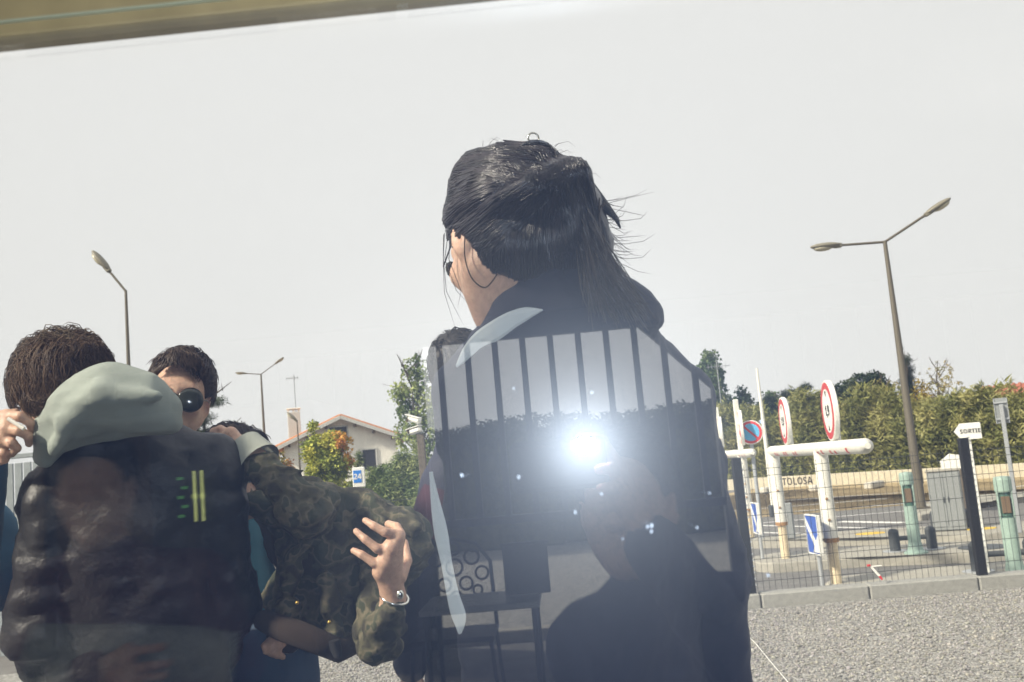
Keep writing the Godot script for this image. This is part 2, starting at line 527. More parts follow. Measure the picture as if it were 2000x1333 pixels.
func short_hair(root: Node3D, J: Dictionary, col: Color, n: int, length: float, curl: float, front: float, sd: int, lift := 0.008, puff := 0.0, thick := 0.0013) -> void:
	var b := frame(J.fwd, J.up)
	var c: Vector3 = J.head
	var s: float = J.s
	var ce := c + b * Vector3(0, 0.03, -0.012) * s
	var r := Vector3(0.076, 0.094, 0.096) * s
	var R := Vector3.ONE * 0.14
	var f := Field.new(ce - R, ce + R, 0.006)
	f.ell(ce, b, r + Vector3.ONE * 0.011, 0.01)
	f.ripple(noise(FastNoiseLite.TYPE_SIMPLEX, 1.0, sd, 3), 0.006, Vector3(28, 28, 28))
	f.ell(c + b * Vector3(0, -0.045, 0.1) * s, b, Vector3(0.12, 0.1 + front * 0.042, 0.09) * s, 0.02, 1)   # the face
	f.ell(c + b * Vector3(0.085, -0.045, 0.005) * s, b, Vector3(0.04, 0.06, 0.04) * s, 0.01, 1)
	f.ell(c + b * Vector3(-0.085, -0.045, 0.005) * s, b, Vector3(0.04, 0.06, 0.04) * s, 0.01, 1)
	f.plane(c + b * Vector3(0, -0.05, 0) * s, -(b.y))
	var mb := Mb.new()
	mb.tint = col
	f.into(mb)
	for k in mb.v.size(): mb.c[k] = col
	var rng := RandomNumberGenerator.new()
	rng.seed = sd
	var nz := noise(FastNoiseLite.TYPE_SIMPLEX, 1.0, sd + 5, 2)
	var made := 0
	var tries := 0
	while made < n and tries < n * 20:
		tries += 1
		var d := Vector3(rng.randfn(), rng.randfn(), rng.randfn()).normalized()
		if d.y < -0.62 or (d.z > 0.15 and d.y < 0.3 + front * 0.25) or (absf(d.x) > 0.55 and d.z > -0.25 and d.y < 0.05): continue
		made += 1
		var p := ce + b * (d * r)
		var nrm := b * (d / r).normalized()
		var crown := Vector3(0.1, 0.8, -0.55)
		var along := d - crown * d.dot(crown)
		if d.z > 0.3: along += Vector3(0.5, -0.2, 0.6)
		var dir := (b * along).normalized()
		dir = (dir - nrm * dir.dot(nrm)).normalized()
		var pts := []
		var l := length * rng.randf_range(0.6, 1.2)
		var ph := rng.randf() * TAU
		var lf := lift * rng.randf_range(0.5, 1.5) + (0.006 if rng.randf() < 0.04 else 0.0)
		for q in 6:
			var t := q / 5.0
			var w := p + dir * l * t + nrm * (0.006 + lf * sin(t * PI * 0.75))
			var g := p * (13.0 if puff > 0.0 else 22.0) + Vector3(t * 1.2, 0, 0)
			w += (b.x * nz.get_noise_3dv(g) + b.y * nz.get_noise_3dv(g + Vector3(40, 0, 0)) + b.z * nz.get_noise_3dv(g + Vector3(0, 40, 0))) * curl * t
			w += (b.x * sin(ph + t * 5.0) + b.y * cos(ph + t * 5.0)) * curl * (0.25 + puff) * t
			# keep outside the skull
			var loc := b.transposed() * (w - ce)
			var e := (loc / r).length()
			w = ce + b * (loc * (clampf(e, 1.06, 1.13 + lf * 9.0 + puff) / maxf(e, 0.1)))
			pts.push_back(w)
		var v := rng.randf_range(0.6, 1.5) * (1.0 + 0.6 * nz.get_noise_3dv(p * 40.0))
		strand(mb, pts, thick, Color(col.r * v, col.g * v, col.b * v))
	for k in int(puff * 2200):   # stray curls
		var d := Vector3(rng.randfn(), absf(rng.randfn()), rng.randfn()).normalized()
		if d.z > 0.5: continue
		var p := ce + b * (d * r * 1.1)
		var nrm := b * (d / r).normalized()
		var t1 := nrm.cross(Vector3(rng.randfn(), rng.randfn(), rng.randfn())).normalized()
		var l := rng.randf_range(0.02, 0.045)
		strand(mb, [p, p + nrm * l * 0.35 + t1 * l * 0.3, p + nrm * l * 0.5 + t1 * l * 0.8, p + nrm * l * 0.3 + t1 * l * 1.2, p + nrm * l * 0.05 + t1 * l * 1.3], 0.0012, Color(col.r * 1.2, col.g * 1.4, col.b * 1.4))
	part("hair", mb.done(true), M.short_hair, root, -root.position)

func jacket_field(J: Dictionary, cell: float, lo: Vector3, hi: Vector3) -> Field:
	return Field.new(lo, hi, cell)

# ------------------------------------------------------------------ plants
func leaf_mesh(kind: String, sd: int) -> ArrayMesh:
	var rng := RandomNumberGenerator.new()
	rng.seed = sd
	var mb := Mb.new()
	var n: int = {"broad": 9, "narrow": 11, "needle": 14}[kind]
	for k in n:
		var d := Vector3(rng.randfn(), rng.randfn() * 0.8 - (0.5 if kind == "broad" else 0.0), rng.randfn()).normalized()
		if kind == "narrow": d = Vector3(rng.randfn() * 0.6, 0.5 - rng.randf() * 1.1, rng.randfn() * 0.6).normalized()
		var at := Vector3(rng.randf_range(-1, 1), rng.randf_range(-1, 1), rng.randf_range(-1, 1)) * (0.55 if kind != "needle" else 0.3)
		var l: float = {"broad": 0.55, "narrow": 0.95, "needle": 0.8}[kind] * rng.randf_range(0.7, 1.2)
		var w: float = {"broad": 0.24, "narrow": 0.085, "needle": 0.04}[kind]
		var s := d.cross(Vector3(rng.randfn(), rng.randfn(), rng.randfn())).normalized() * w
		var up := d.cross(s).normalized() * w * 0.35
		mb.quad(at, at + d * l * 0.45 + s + up, at + d * l, at + d * l * 0.45 - s + up)
	return mb.done()

func crown(parent: Node3D, called: String, blobs: Array, leaf: String, size: float, cols: Array, sd: int) -> void:   # blobs: [centre, radii, count]
	var rng := RandomNumberGenerator.new()
	rng.seed = sd
	var xs: Array[Transform3D] = []
	var cs: Array[Color] = []
	var nz := noise(FastNoiseLite.TYPE_SIMPLEX, 0.9, sd, 2)
	for b in blobs:
		var made := 0
		var tries := 0
		while made < b[2] and tries < b[2] * 6:
			tries += 1
			var q := Vector3(rng.randfn(), rng.randfn(), rng.randfn()).normalized() * pow(rng.randf(), 0.45)
			var p: Vector3 = b[0] + q * b[1]
			if nz.get_noise_3dv(p * 1.6) < -0.28: continue
			made += 1
			var s := size * rng.randf_range(0.65, 1.35)
			xs.push_back(Transform3D(Basis.from_euler(Vector3(rng.randf_range(-0.6, 0.6), rng.randf() * TAU, rng.randf_range(-0.6, 0.6))) * s, p))
			var t := clampf(0.5 + nz.get_noise_3dv(p * 0.8 + Vector3(50, 0, 0)) * 0.9 + rng.randf_range(-0.35, 0.35), 0, 1) * (cols.size() - 1)
			var k := mini(int(t), cols.size() - 2)
			var c: Color = (cols[k] as Color).lerp(cols[k + 1], t - k)
			var v := rng.randf_range(0.75, 1.3)
			cs.push_back(Color(c.r * v, c.g * v, c.b * v))
	var mm := MultiMesh.new()
	mm.transform_format = MultiMesh.TRANSFORM_3D
	mm.use_colors = true
	mm.mesh = leaf_mesh(leaf, sd)
	mm.instance_count = xs.size()
	for k in xs.size():
		mm.set_instance_transform(k, xs[k])
		mm.set_instance_color(k, cs[k])
	var o := MultiMeshInstance3D.new()
	o.name = called
	o.multimesh = mm
	o.material_override = M.leaf
	parent.add_child(o, true)
	o.set_meta("kind", "stuff")

func trunk(parent: Node3D, h: float, r: float, sd: int, limbs := 6, spread := 0.8, low := 0.35) -> void:
	var rng := RandomNumberGenerator.new()
	rng.seed = sd
	var mb := Mb.new()
	var p := []; var rr := []
	for k in 7:
		var t := k / 6.0
		p.push_back(Vector3(rng.randf_range(-0.04, 0.04) * h * t, h * t, rng.randf_range(-0.04, 0.04) * h * t))
		rr.push_back(r * (1.0 - 0.8 * t) * (1.25 if k == 0 else 1.0))
	mb.tube(p, rr, 8)
	for l in limbs:
		var t := lerpf(low, 0.95, (l + rng.randf()) / limbs)
		var a: Vector3 = Vector3(0, h * t, 0)
		var yaw := rng.randf() * TAU
		var d := Vector3(cos(yaw) * spread, 0.55, sin(yaw) * spread)
		var len := h * 0.4 * (1.15 - t * 0.7)
		mb.tube([a, a + d * len * 0.5 + Vector3(0, 0.03, 0), a + d * len + Vector3(0, 0.15 * len, 0)], [r * 0.45 * (1.1 - t * 0.6), r * 0.25, r * 0.08], 6)
		for q in 2:
			var s := a + d * len * (0.45 + 0.25 * q)
			var d2 := Vector3(rng.randfn() * 0.5, 0.5, rng.randfn() * 0.5)
			mb.tube([s, s + d2 * len * 0.5], [r * 0.16, r * 0.04], 5)
	part("trunk", mb.done(), M.bark, parent)

# ------------------------------------------------------------------ street furniture
func street_lamp(label: String, at: Vector3, h: float, yaw: float, heads: Array, r := 0.11, group := "street lamps over the car park") -> Node3D:   # heads: [length along x, rise]
	var o := thing("street_lamp", label, "street lamp", at, yaw, group)
	var mb := Mb.new()
	mb.tube([Vector3.ZERO, Vector3(0, h * 0.5, 0), Vector3(0, h, 0)], [r, r * 0.75, r * 0.42], 12)
	part("pole", mb.done(), M.lamp_pole, o)
	var b := Mb.new()
	b.box(Transform3D(Basis(), Vector3(0, 0.012, 0)), Vector3(r * 3.4, 0.024, r * 3.4), 0.006)
	part("base_plate", b.done(), M.lamp_pole, o)
	var hb := Mb.new()
	hb.box(Transform3D(Basis(), Vector3(r * 0.9, 0.75, 0)), Vector3(0.03, 0.42, 0.12), 0.005)
	part("access_hatch", hb.done(), M.lamp_pole, o)
	for e in heads:
		var tip := Vector3(e[0], h + e[1], 0)
		var m2 := Mb.new()
		m2.bar(Vector3(0, h - 0.03, 0), tip, 0.03, 8)
		part("arm", m2.done(), M.lamp_pole, o)
		var d := (tip - Vector3(0, h, 0)).normalized()
		var side := Vector3(0, 0, 1)
		var up := side.cross(d) if e[0] > 0 else d.cross(side)
		if up.y < 0: up = -up
		var bs := Basis(d, up, d.cross(up))
		var hd := Mb.new()
		hd.ball(tip + d * 0.33 + up * 0.02, Vector3(0.36, 0.075, 0.16), bs, 8, 14)
		hd.box(Transform3D(bs, tip + d * 0.06), Vector3(0.2, 0.11, 0.13), 0.02)
		var hp := part("lamp_head", hd.done(), M.lamp_head, o)
		var gl := Mb.new()
		gl.ball(tip + d * 0.4 - up * 0.03, Vector3(0.22, 0.07, 0.125), bs, 6, 12)
		part("diffuser", gl.done(), M.lamp_glass, hp)
	return o

func text_mesh(s: String, height: float, bold := true) -> TextMesh:
	var f := SystemFont.new()
	f.font_names = PackedStringArray(["Droid Sans"])
	if bold: f.font_weight = 700
	var t := TextMesh.new()
	t.text = s
	t.font = f
	t.font_size = 64
	t.pixel_size = height / 46.0
	t.depth = 0.004
	return t

func round_sign(o: Node3D, at: Vector3, yaw: float, R: float, inner: Material, words: String, slash := false) -> void:
	var face := Basis(Vector3.UP, yaw)
	var ax := face * Basis(Vector3.RIGHT, PI / 2)
	var mb := Mb.new()
	mb.lathe(Transform3D(ax, at), [Vector2(0, -0.03), Vector2(R * 0.97, -0.03), Vector2(R, -0.022), Vector2(R, 0.022), Vector2(R * 0.985, 0.03), Vector2(0, 0.03)], 32)
	var p := part("sign_panel", mb.done(), M.sign_white, o)
	var rg := Mb.new()
	rg.lathe(Transform3D(ax, at), [Vector2(R * 0.66, 0.031), Vector2(R * 0.66, 0.034), Vector2(R * 0.93, 0.034), Vector2(R * 0.93, 0.031)].map(func(q): return q), 32)
	# lathe profiles run upwards, so the ring is laid inside out
	var ring := Mb.new()
	ring.lathe(Transform3D(ax, at), [Vector2(R * 0.93, 0.0301), Vector2(R * 0.93, 0.034), Vector2(R * 0.72, 0.034)], 32)
	part("red_ring", ring.done(), M.sign_red, p)
	var mid := Mb.new()
	mid.lathe(Transform3D(ax, at), [Vector2(R * 0.715, 0.0302), Vector2(R * 0.715, 0.033), Vector2(0, 0.033)], 32)
	part("face", mid.done(), inner, p)
	if slash:
		var s := Mb.new()
		s.box(Transform3D(face * Basis(Vector3.BACK, -PI / 4), at + face * Vector3(0, 0, 0.0355)), Vector3(R * 1.48, R * 0.17, 0.004))
		part("red_slash", s.done(), M.sign_red, p)
	if words:
		var t := part("lettering", text_mesh(words, R * 0.34), M.black, p, Vector3.ZERO, true)
		t.transform = Transform3D(face, at + face * Vector3(0, 0, 0.0355))
		for e in [-1.0, 1.0]:
			var tri := Mb.new()
			var y: float = R * 0.52 * e
			tri.prism([Vector2(-R * 0.12, y + R * 0.12 * e), Vector2(0, y - R * 0.06 * e), Vector2(R * 0.12, y + R * 0.12 * e)] if e > 0 else [Vector2(R * 0.12, y + R * 0.12 * e), Vector2(0, y - R * 0.06 * e), Vector2(-R * 0.12, y + R * 0.12 * e)], Transform3D(face, at + face * Vector3(0, 0, 0.0332)), 0.003)
			part("arrow_mark", tri.done(), M.black, p)

func bollard(label: String, at: Vector3, h: float, r: float) -> void:
	var o := thing("entry_bollard", label, "bollard", at, deg_to_rad(-20), "tall green bollards of the car park")
	var mb := Mb.new()
	mb.lathe(Transform3D(), [Vector2(r * 1.9, 0), Vector2(r * 1.9, 0.02), Vector2(r * 1.25, 0.05), Vector2(r * 1.05, 0.14), Vector2(r, 0.16), Vector2(r, h * 0.58)], 20)
	part("shaft", mb.done(), M.teal, o)
	var neck := Mb.new()
	neck.lathe(Transform3D(), [Vector2(r * 0.8, h * 0.58), Vector2(r * 0.8, h * 0.84)], 20)
	part("lamp_tube", neck.done(), M.teal_dark, o)
	var win := Mb.new()
	win.box(Transform3D(Basis(), Vector3(0, h * 0.71, r * 0.78)), Vector3(r * 1.1, h * 0.17, 0.03), 0.006)
	part("window", win.done(), M.brown_glass, o)
	for e in [-1.0, 1.0]:
		var s := Mb.new()
		s.box(Transform3D(Basis(), Vector3(r * 0.82 * e, h * 0.71, r * 0.1)), Vector3(r * 0.3, h * 0.27, r * 1.2), 0.008)
		part("side_post", s.done(), M.teal, o)
	var cap := Mb.new()
	cap.lathe(Transform3D(), [Vector2(r * 1.02, h * 0.835), Vector2(r * 1.12, h * 0.85), Vector2(r * 1.12, h * 0.96), Vector2(r * 1.0, h * 0.99), Vector2(0, h)], 20)
	part("cap", cap.done(), M.teal, o)

func guard_rail(label: String, a: Vector3, b: Vector3, h: float) -> void:
	var o := thing("guard_rail", label, "guard rail", a, 0.0, "low grey guard rails by the bollards")
	var d := b - a
	for q in [Vector3.ZERO, d]:
		var mb := Mb.new()
		mb.lathe(Transform3D(Basis(), q), [Vector2(0.075, 0), Vector2(0.075, h - 0.05), Vector2(0.05, h - 0.01), Vector2(0, h)], 14)
		var p := part("post", mb.done(), M.dark_grey, o)
		var pl := Mb.new()
		pl.lathe(Transform3D(Basis(), q), [Vector2(0.18, 0.002), Vector2(0.18, 0.014), Vector2(0, 0.014)], 16)
		part("base_plate", pl.done(), M.steel, p)
	var bar := Mb.new()
	bar.bar(Vector3(0, h * 0.55, 0.0), d + Vector3(0, h * 0.55, 0.0), 0.035, 10)
	part("crossbar", bar.done(), M.dark_grey, o)

func flat(points: Array, y: float) -> ArrayMesh:   # a level sheet
	var mb := Mb.new()
	for k in range(1, points.size() - 1):
		var a: Vector2 = points[0]; var b: Vector2 = points[k]; var c: Vector2 = points[k + 1]
		var A := Vector3(a.x, y, a.y); var B := Vector3(b.x, y, b.y); var C := Vector3(c.x, y, c.y)
		if (B - A).cross(C - A).y > 0: mb.face(A, B, C)
		else: mb.face(A, C, B)
	return mb.done()

func slab(points: Array, y0: float, y1: float, bev := 0.02) -> ArrayMesh:   # a convex level slab with a rounded upper edge
	var m := points.size()
	var area := 0.0
	var mid := Vector2.ZERO
	for k in m:
		area += (points[k] as Vector2).cross(points[(k + 1) % m])
		mid += points[k] / m
	var pts := points.duplicate()
	if area > 0: pts.reverse()
	var mb := Mb.new()
	for k in m:
		var a: Vector2 = pts[k]; var b: Vector2 = pts[(k + 1) % m]
		var a2 := a + (mid - a).normalized() * bev; var b2 := b + (mid - b).normalized() * bev
		mb.quad(Vector3(a.x, y0, a.y), Vector3(b.x, y0, b.y), Vector3(b.x, y1 - bev, b.y), Vector3(a.x, y1 - bev, a.y))
		mb.quad(Vector3(a.x, y1 - bev, a.y), Vector3(b.x, y1 - bev, b.y), Vector3(b2.x, y1, b2.y), Vector3(a2.x, y1, a2.y))
		if k > 0 and k < m - 1:
			var o: Vector2 = pts[0] + (mid - pts[0]).normalized() * bev
			mb.face(Vector3(o.x, y1, o.y), Vector3(a2.x, y1, a2.y), Vector3(b2.x, y1, b2.y))
	return mb.done()

func line(called: String, a: Vector2, b: Vector2, w: float, label: String) -> void:
	var n := (b - a).orthogonal().normalized() * w * 0.5
	var o := struct(called, flat([a - n, b - n, b + n, a + n], -0.492), M.paint, label)
	o.set_meta("group", "white lines painted on the car park")

func materials() -> void:
	var S := FastNoiseLite.TYPE_SIMPLEX_SMOOTH
	var gn := noise(FastNoiseLite.TYPE_CELLULAR, 0.075, 3, 1)
	gn.cellular_return_type = FastNoiseLite.RETURN_CELL_VALUE
	gn.fractal_type = FastNoiseLite.FRACTAL_NONE
	var gd := noise(FastNoiseLite.TYPE_CELLULAR, 0.075, 3, 1)
	gd.cellular_return_type = FastNoiseLite.RETURN_DISTANCE2_SUB
	gd.fractal_type = FastNoiseLite.FRACTAL_NONE
	M.gravel = textured(mat(1, 1, 1, 0.95), ntex(gn, [[0.0, lin(0.17, 0.165, 0.15)], [0.3, lin(0.25, 0.245, 0.225)], [0.6, lin(0.31, 0.305, 0.28)], [1.0, lin(0.4, 0.395, 0.37)]], 1024), 1.7, ntex(gd, [], 1024), 1.6)
	M.pebble = mat(1, 1, 1, 0.9)
	M.pebble.vertex_color_use_as_albedo = true
	M.terrace = mottled(0.09, 0.088, 0.08, 0.8, 0.25, 3.0, 21)
	M.asphalt = mottled(0.15, 0.146, 0.137, 0.95, 0.14, 5.0, 8, 0.03, 0.3)
	M.land = mottled(0.2, 0.19, 0.13, 1.0, 0.3, 30.0, 9)
	M.concrete = mottled(0.32, 0.307, 0.26, 0.9, 0.1, 2.3, 11, 0.03, 0.25)
	M.kerb = mottled(0.29, 0.29, 0.265, 0.85, 0.1, 1.1, 12, 0.035, 0.2)
	M.paint = mottled(0.72, 0.72, 0.68, 0.7, 0.1, 1.6, 13)
	M.low_wall = mottled(0.46, 0.42, 0.32, 0.95, 0.12, 3.0, 14, 0.02, 0.5)
	M.earth = mottled(0.36, 0.28, 0.15, 1.0, 0.3, 2.5, 15)
	M.stone = mottled(0.5, 0.48, 0.42, 0.9, 0.12, 1.5, 16)
	M.leaf = mat(1, 1, 1, 0.65)
	M.leaf.vertex_color_use_as_albedo = true
	M.leaf.backlight_enabled = true
	M.leaf.backlight = lin(0.35, 0.36, 0.2)
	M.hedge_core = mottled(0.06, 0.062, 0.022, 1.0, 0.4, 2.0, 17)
	M.bark = mottled(0.12, 0.1, 0.075, 0.95, 0.25, 0.8, 18)
	M.lamp_pole = mat(0.13, 0.115, 0.085, 0.6, 0.2)
	M.lamp_head = mat(0.2, 0.185, 0.14, 0.5)
	M.lamp_glass = mat(0.45, 0.42, 0.32, 0.2)
	M.white_steel = mottled(0.72, 0.71, 0.64, 0.45, 0.06, 0.7, 19)
	M.rust = mottled(0.35, 0.2, 0.09, 0.9, 0.4, 0.25, 20)
	M.cream_steel = mottled(0.62, 0.52, 0.35, 0.7, 0.15, 0.4, 22)
	M.sign_white = mat(0.75, 0.75, 0.7, 0.45)
	M.sign_red = mat(0.5, 0.035, 0.04, 0.45)
	M.sign_blue = mat(0.1, 0.38, 0.62, 0.45)
	M.deep_blue = mat(0.045, 0.11, 0.42, 0.45)
	M.number_blue = mat(0.03, 0.2, 0.62, 0.45)
	M.black = mat(0.015, 0.015, 0.017, 0.6)
	M.grey = mat(0.3, 0.32, 0.32, 0.5, 0.3)
	M.steel = mat(0.42, 0.44, 0.45, 0.45, 0.4)
	M.cabinet = mottled(0.24, 0.255, 0.25, 0.6, 0.06, 0.8, 23)
	M.dark_grey = mat(0.055, 0.062, 0.065, 0.55)
	M.teal = mottled(0.28, 0.38, 0.33, 0.55, 0.08, 0.6, 24)
	M.teal_dark = mat(0.06, 0.13, 0.1, 0.5)
	M.brown_glass = mat(0.16, 0.115, 0.075, 0.3)
	M.fence = mat(0.009, 0.01, 0.011, 0.7)
	M.wire = mat(0.03, 0.034, 0.034, 0.6)
	M.yellow = mat(0.6, 0.42, 0.06, 0.8)
	M.render_wall = mottled(0.84, 0.81, 0.72, 0.95, 0.05, 6.0, 25)
	M.roof = mottled(0.5, 0.24, 0.13, 0.9, 0.2, 1.4, 26, 0.05)
	M.roof_red = mottled(0.33, 0.12, 0.075, 0.9, 0.25, 1.4, 27, 0.05)
	M.fascia = mat(0.5, 0.5, 0.47, 0.7)
	M.dark_window = mat(0.03, 0.03, 0.035, 0.15)
	M.slat_grey = mottled(0.26, 0.29, 0.3, 0.8, 0.1, 1.5, 28)
	M.rail_olive = mottled(0.125, 0.092, 0.043, 0.55, 0.12, 0.5, 29)
	M.gasket = mat(0.15, 0.15, 0.1, 0.5)
	var g := StandardMaterial3D.new()
	g.transparency = BaseMaterial3D.TRANSPARENCY_ALPHA
	g.albedo_color = Color(1, 1, 1, 0.0)
	g.roughness = 0.0
	g.metallic_specular = 0.5
	M.glass = g
	var du: StandardMaterial3D = g.duplicate()
	du.roughness = 0.225
	du.metallic_specular = 0.15
	du.albedo_color = lin(0.02, 0.03, 0.05, 0.0)
	M.dust = du
	var d2 := StandardMaterial3D.new()
	d2.transparency = BaseMaterial3D.TRANSPARENCY_ALPHA
	d2.albedo_color = lin(0.018, 0.036, 0.092, 0.08)
	d2.roughness = 0.4
	d2.metallic_specular = 0.72
	M.grime = d2
	M.drop = mat(0.7, 0.75, 0.82, 0.7)
	M.dark_wood = mottled(0.09, 0.055, 0.028, 0.6, 0.3, 1.0, 30)
	M.canopy = mat(0.05, 0.05, 0.055, 0.8)
	M.dark_bar = mat(0.02, 0.022, 0.03, 0.5)
	M.panel_dark = mat(0.04, 0.045, 0.045, 0.6)
	# people
	M.skin = mottled(0.54, 0.345, 0.245, 0.5, 0.16, 0.12, 40, 0.02, 0.05)
	M.skin.subsurf_scatter_enabled = true
	M.skin.subsurf_scatter_strength = 0.12
	M.hair = mat(1, 1, 1, 0.3)
	M.hair.vertex_color_use_as_albedo = true
	M.hair.metallic_specular = 0.85
	M.short_hair = mat(1, 1, 1, 0.55)
	M.short_hair.vertex_color_use_as_albedo = true
	M.short_hair.metallic_specular = 0.4
	var weave := ntex(noise(S, 0.25, 50, 2), [], 256)
	M.navy = cloth(0.014, 0.016, 0.038, 0.7, weave, 0.05, 0.1)
	M.black_leather = cloth(0.008, 0.0075, 0.008, 0.5, ntex(noise(S, 0.05, 51, 5), [], 256), 0.2, 0.12)
	M.hoodie = cloth(0.33, 0.37, 0.33, 0.95, weave, 0.05, 0.18)
	M.teal_shirt = cloth(0.09, 0.26, 0.32, 0.9, weave, 0.05, 0.1)
	M.brown_jacket = cloth(0.032, 0.021, 0.015, 0.75, weave, 0.06, 0.15)
	M.jeans = cloth(0.05, 0.085, 0.14, 0.9, weave, 0.04, 0.12)
	M.dark_trousers = cloth(0.012, 0.013, 0.03, 0.85, weave, 0.05, 0.1)
	M.maroon = cloth(0.045, 0.008, 0.022, 0.8, weave, 0.05, 0.1)
	M.blue_jacket = cloth(0.03, 0.13, 0.23, 0.8, weave, 0.06, 0.15)
	M.pale_cloth = cloth(0.72, 0.77, 0.77, 0.9, weave, 0.04, 0.08)
	M.pale_cuff = cloth(0.4, 0.42, 0.36, 0.9, weave, 0.04, 0.08)
	M.plaid = cloth(0.09, 0.03, 0.035, 0.9, weave, 0.05, 0.1)
	var cam := ntex(noise(S, 0.012, 61, 3), [[0.0, lin(0.026, 0.024, 0.016)], [0.34, lin(0.032, 0.03, 0.019)], [0.38, lin(0.07, 0.066, 0.038)], [0.5, lin(0.085, 0.08, 0.046)], [0.53, lin(0.135, 0.115, 0.072)], [0.6, lin(0.145, 0.125, 0.08)], [0.62, lin(0.045, 0.052, 0.03)]], 512)
	M.camo = textured(mat(1, 1, 1, 0.9), cam, 0.45, weave, 0.1, false)
	M.rib = cloth(0.03, 0.019, 0.013, 0.9, weave, 0.03, 0.15)
	M.shoe = mat(0.02, 0.02, 0.02, 0.6)
	M.lens = mat(0.035, 0.04, 0.034, 0.12)
	M.frame_metal = mat(0.05, 0.04, 0.03, 0.3, 0.6)
	M.silver = mat(0.75, 0.75, 0.7, 0.2, 1.0)
	M.cigarette = mat(0.78, 0.76, 0.7, 0.9)
	M.brass = mat(0.5, 0.35, 0.1, 0.35, 0.8)
	M.flash_glow = mat(1, 1, 1, 0.5)
	M.flash_glow.emission_enabled = true
	M.flash_glow.emission = Color(0.97, 0.98, 1.0)
	M.flash_glow.emission_energy_multiplier = 120.0
	M.tube_glow = mat(0.8, 0.8, 0.6, 0.5)
	M.tube_glow.emission_enabled = true
	M.tube_glow.emission = Color(0.95, 1.0, 0.55)
	M.tube_glow.emission_energy_multiplier = 0.8
	M.green_glow = mat(0.2, 0.5, 0.2, 0.5)
	M.green_glow.emission_enabled = true
	M.green_glow.emission = Color(0.35, 0.75, 0.3)
	M.green_glow.emission_energy_multiplier = 0.3
	M.camera = mat(0.02, 0.02, 0.022, 0.4)

func cloth(r: float, g: float, b: float, rough: float, weave: Texture2D, metres: float, cm: float) -> StandardMaterial3D:
	var m := mat(r, g, b, rough)
	m.uv1_triplanar = true
	m.uv1_scale = Vector3.ONE / metres
	m.heightmap_enabled = true
	m.heightmap_texture = weave
	m.heightmap_scale = cm
	m.rim_enabled = true
	m.rim = 0.25
	m.rim_tint = 0.6
	return m

func _ready() -> void:
	# ---------------------------------------------------------------- camera, sky, sun, exposure
	var cam := Camera3D.new()
	cam.name = "camera"
	cam.fov = 37.85
	cam.near = 0.05
	cam.far = 1500.0
	add_child(cam)
	var pitch := deg_to_rad(7.3)
	var roll := deg_to_rad(5.0)
	cam.transform = Transform3D(Basis(Vector3.RIGHT, pitch) * Basis(Vector3.BACK, -roll), Vector3(0, 1.3, 0))
	cam.current = true
	var lens := CameraAttributesPhysical.new()
	lens.frustum_focal_length = 35.0
	lens.frustum_focus_distance = 2.3
	lens.frustum_near = 0.05
	lens.frustum_far = 1500.0
	lens.exposure_aperture = 12.0
	cam.attributes = lens
	var sky_mat := ProceduralSkyMaterial.new()
	sky_mat.sky_top_color = lin(0.7, 0.7, 0.675)
	sky_mat.sky_horizon_color = lin(0.665, 0.665, 0.635)
	sky_mat.sky_curve = 0.3
	sky_mat.ground_bottom_color = lin(0.3, 0.29, 0.27)
	sky_mat.ground_horizon_color = lin(0.7, 0.7, 0.68)
	sky_mat.sky_cover = ntex(noise(FastNoiseLite.TYPE_SIMPLEX_SMOOTH, 0.006, 77, 5), [[0.0, Color(0, 0, 0)], [0.45, Color(0.0, 0.0, 0.0)], [1.0, Color(0.42, 0.41, 0.4)]], 1024)
	var sky := Sky.new()
	sky.sky_material = sky_mat
	var env := Environment.new()
	env.background_mode = Environment.BG_SKY
	env.sky = sky
	env.tonemap_mode = Environment.TONE_MAPPER_LINEAR
	env.tonemap_exposure = 1.78
	env.sdfgi_enabled = true
	env.ssao_enabled = true
	env.ssil_enabled = true
	var we := WorldEnvironment.new()
	we.name = "environment"
	we.environment = env
	add_child(we)
	var sun := DirectionalLight3D.new()
	sun.name = "sun"
	sun.light_energy = 1.55
	sun.light_color = Color(1.0, 0.96, 0.88)
	sun.light_angular_distance = 5.0
	sun.shadow_enabled = true
	sun.basis = Basis.looking_at(Vector3(0.78, -0.65, -0.46).normalized())
	add_child(sun)

	materials()
	glass = Transform3D(Basis(Vector3.UP, deg_to_rad(-2.0)), Vector3.ZERO)
	ground()
	town()
	car_park()
	fence()
	shelter()
	woman()
	boy()
	sunglasses_man()
	camo_man()
	coat_man()
	blue_man()
	photographer()

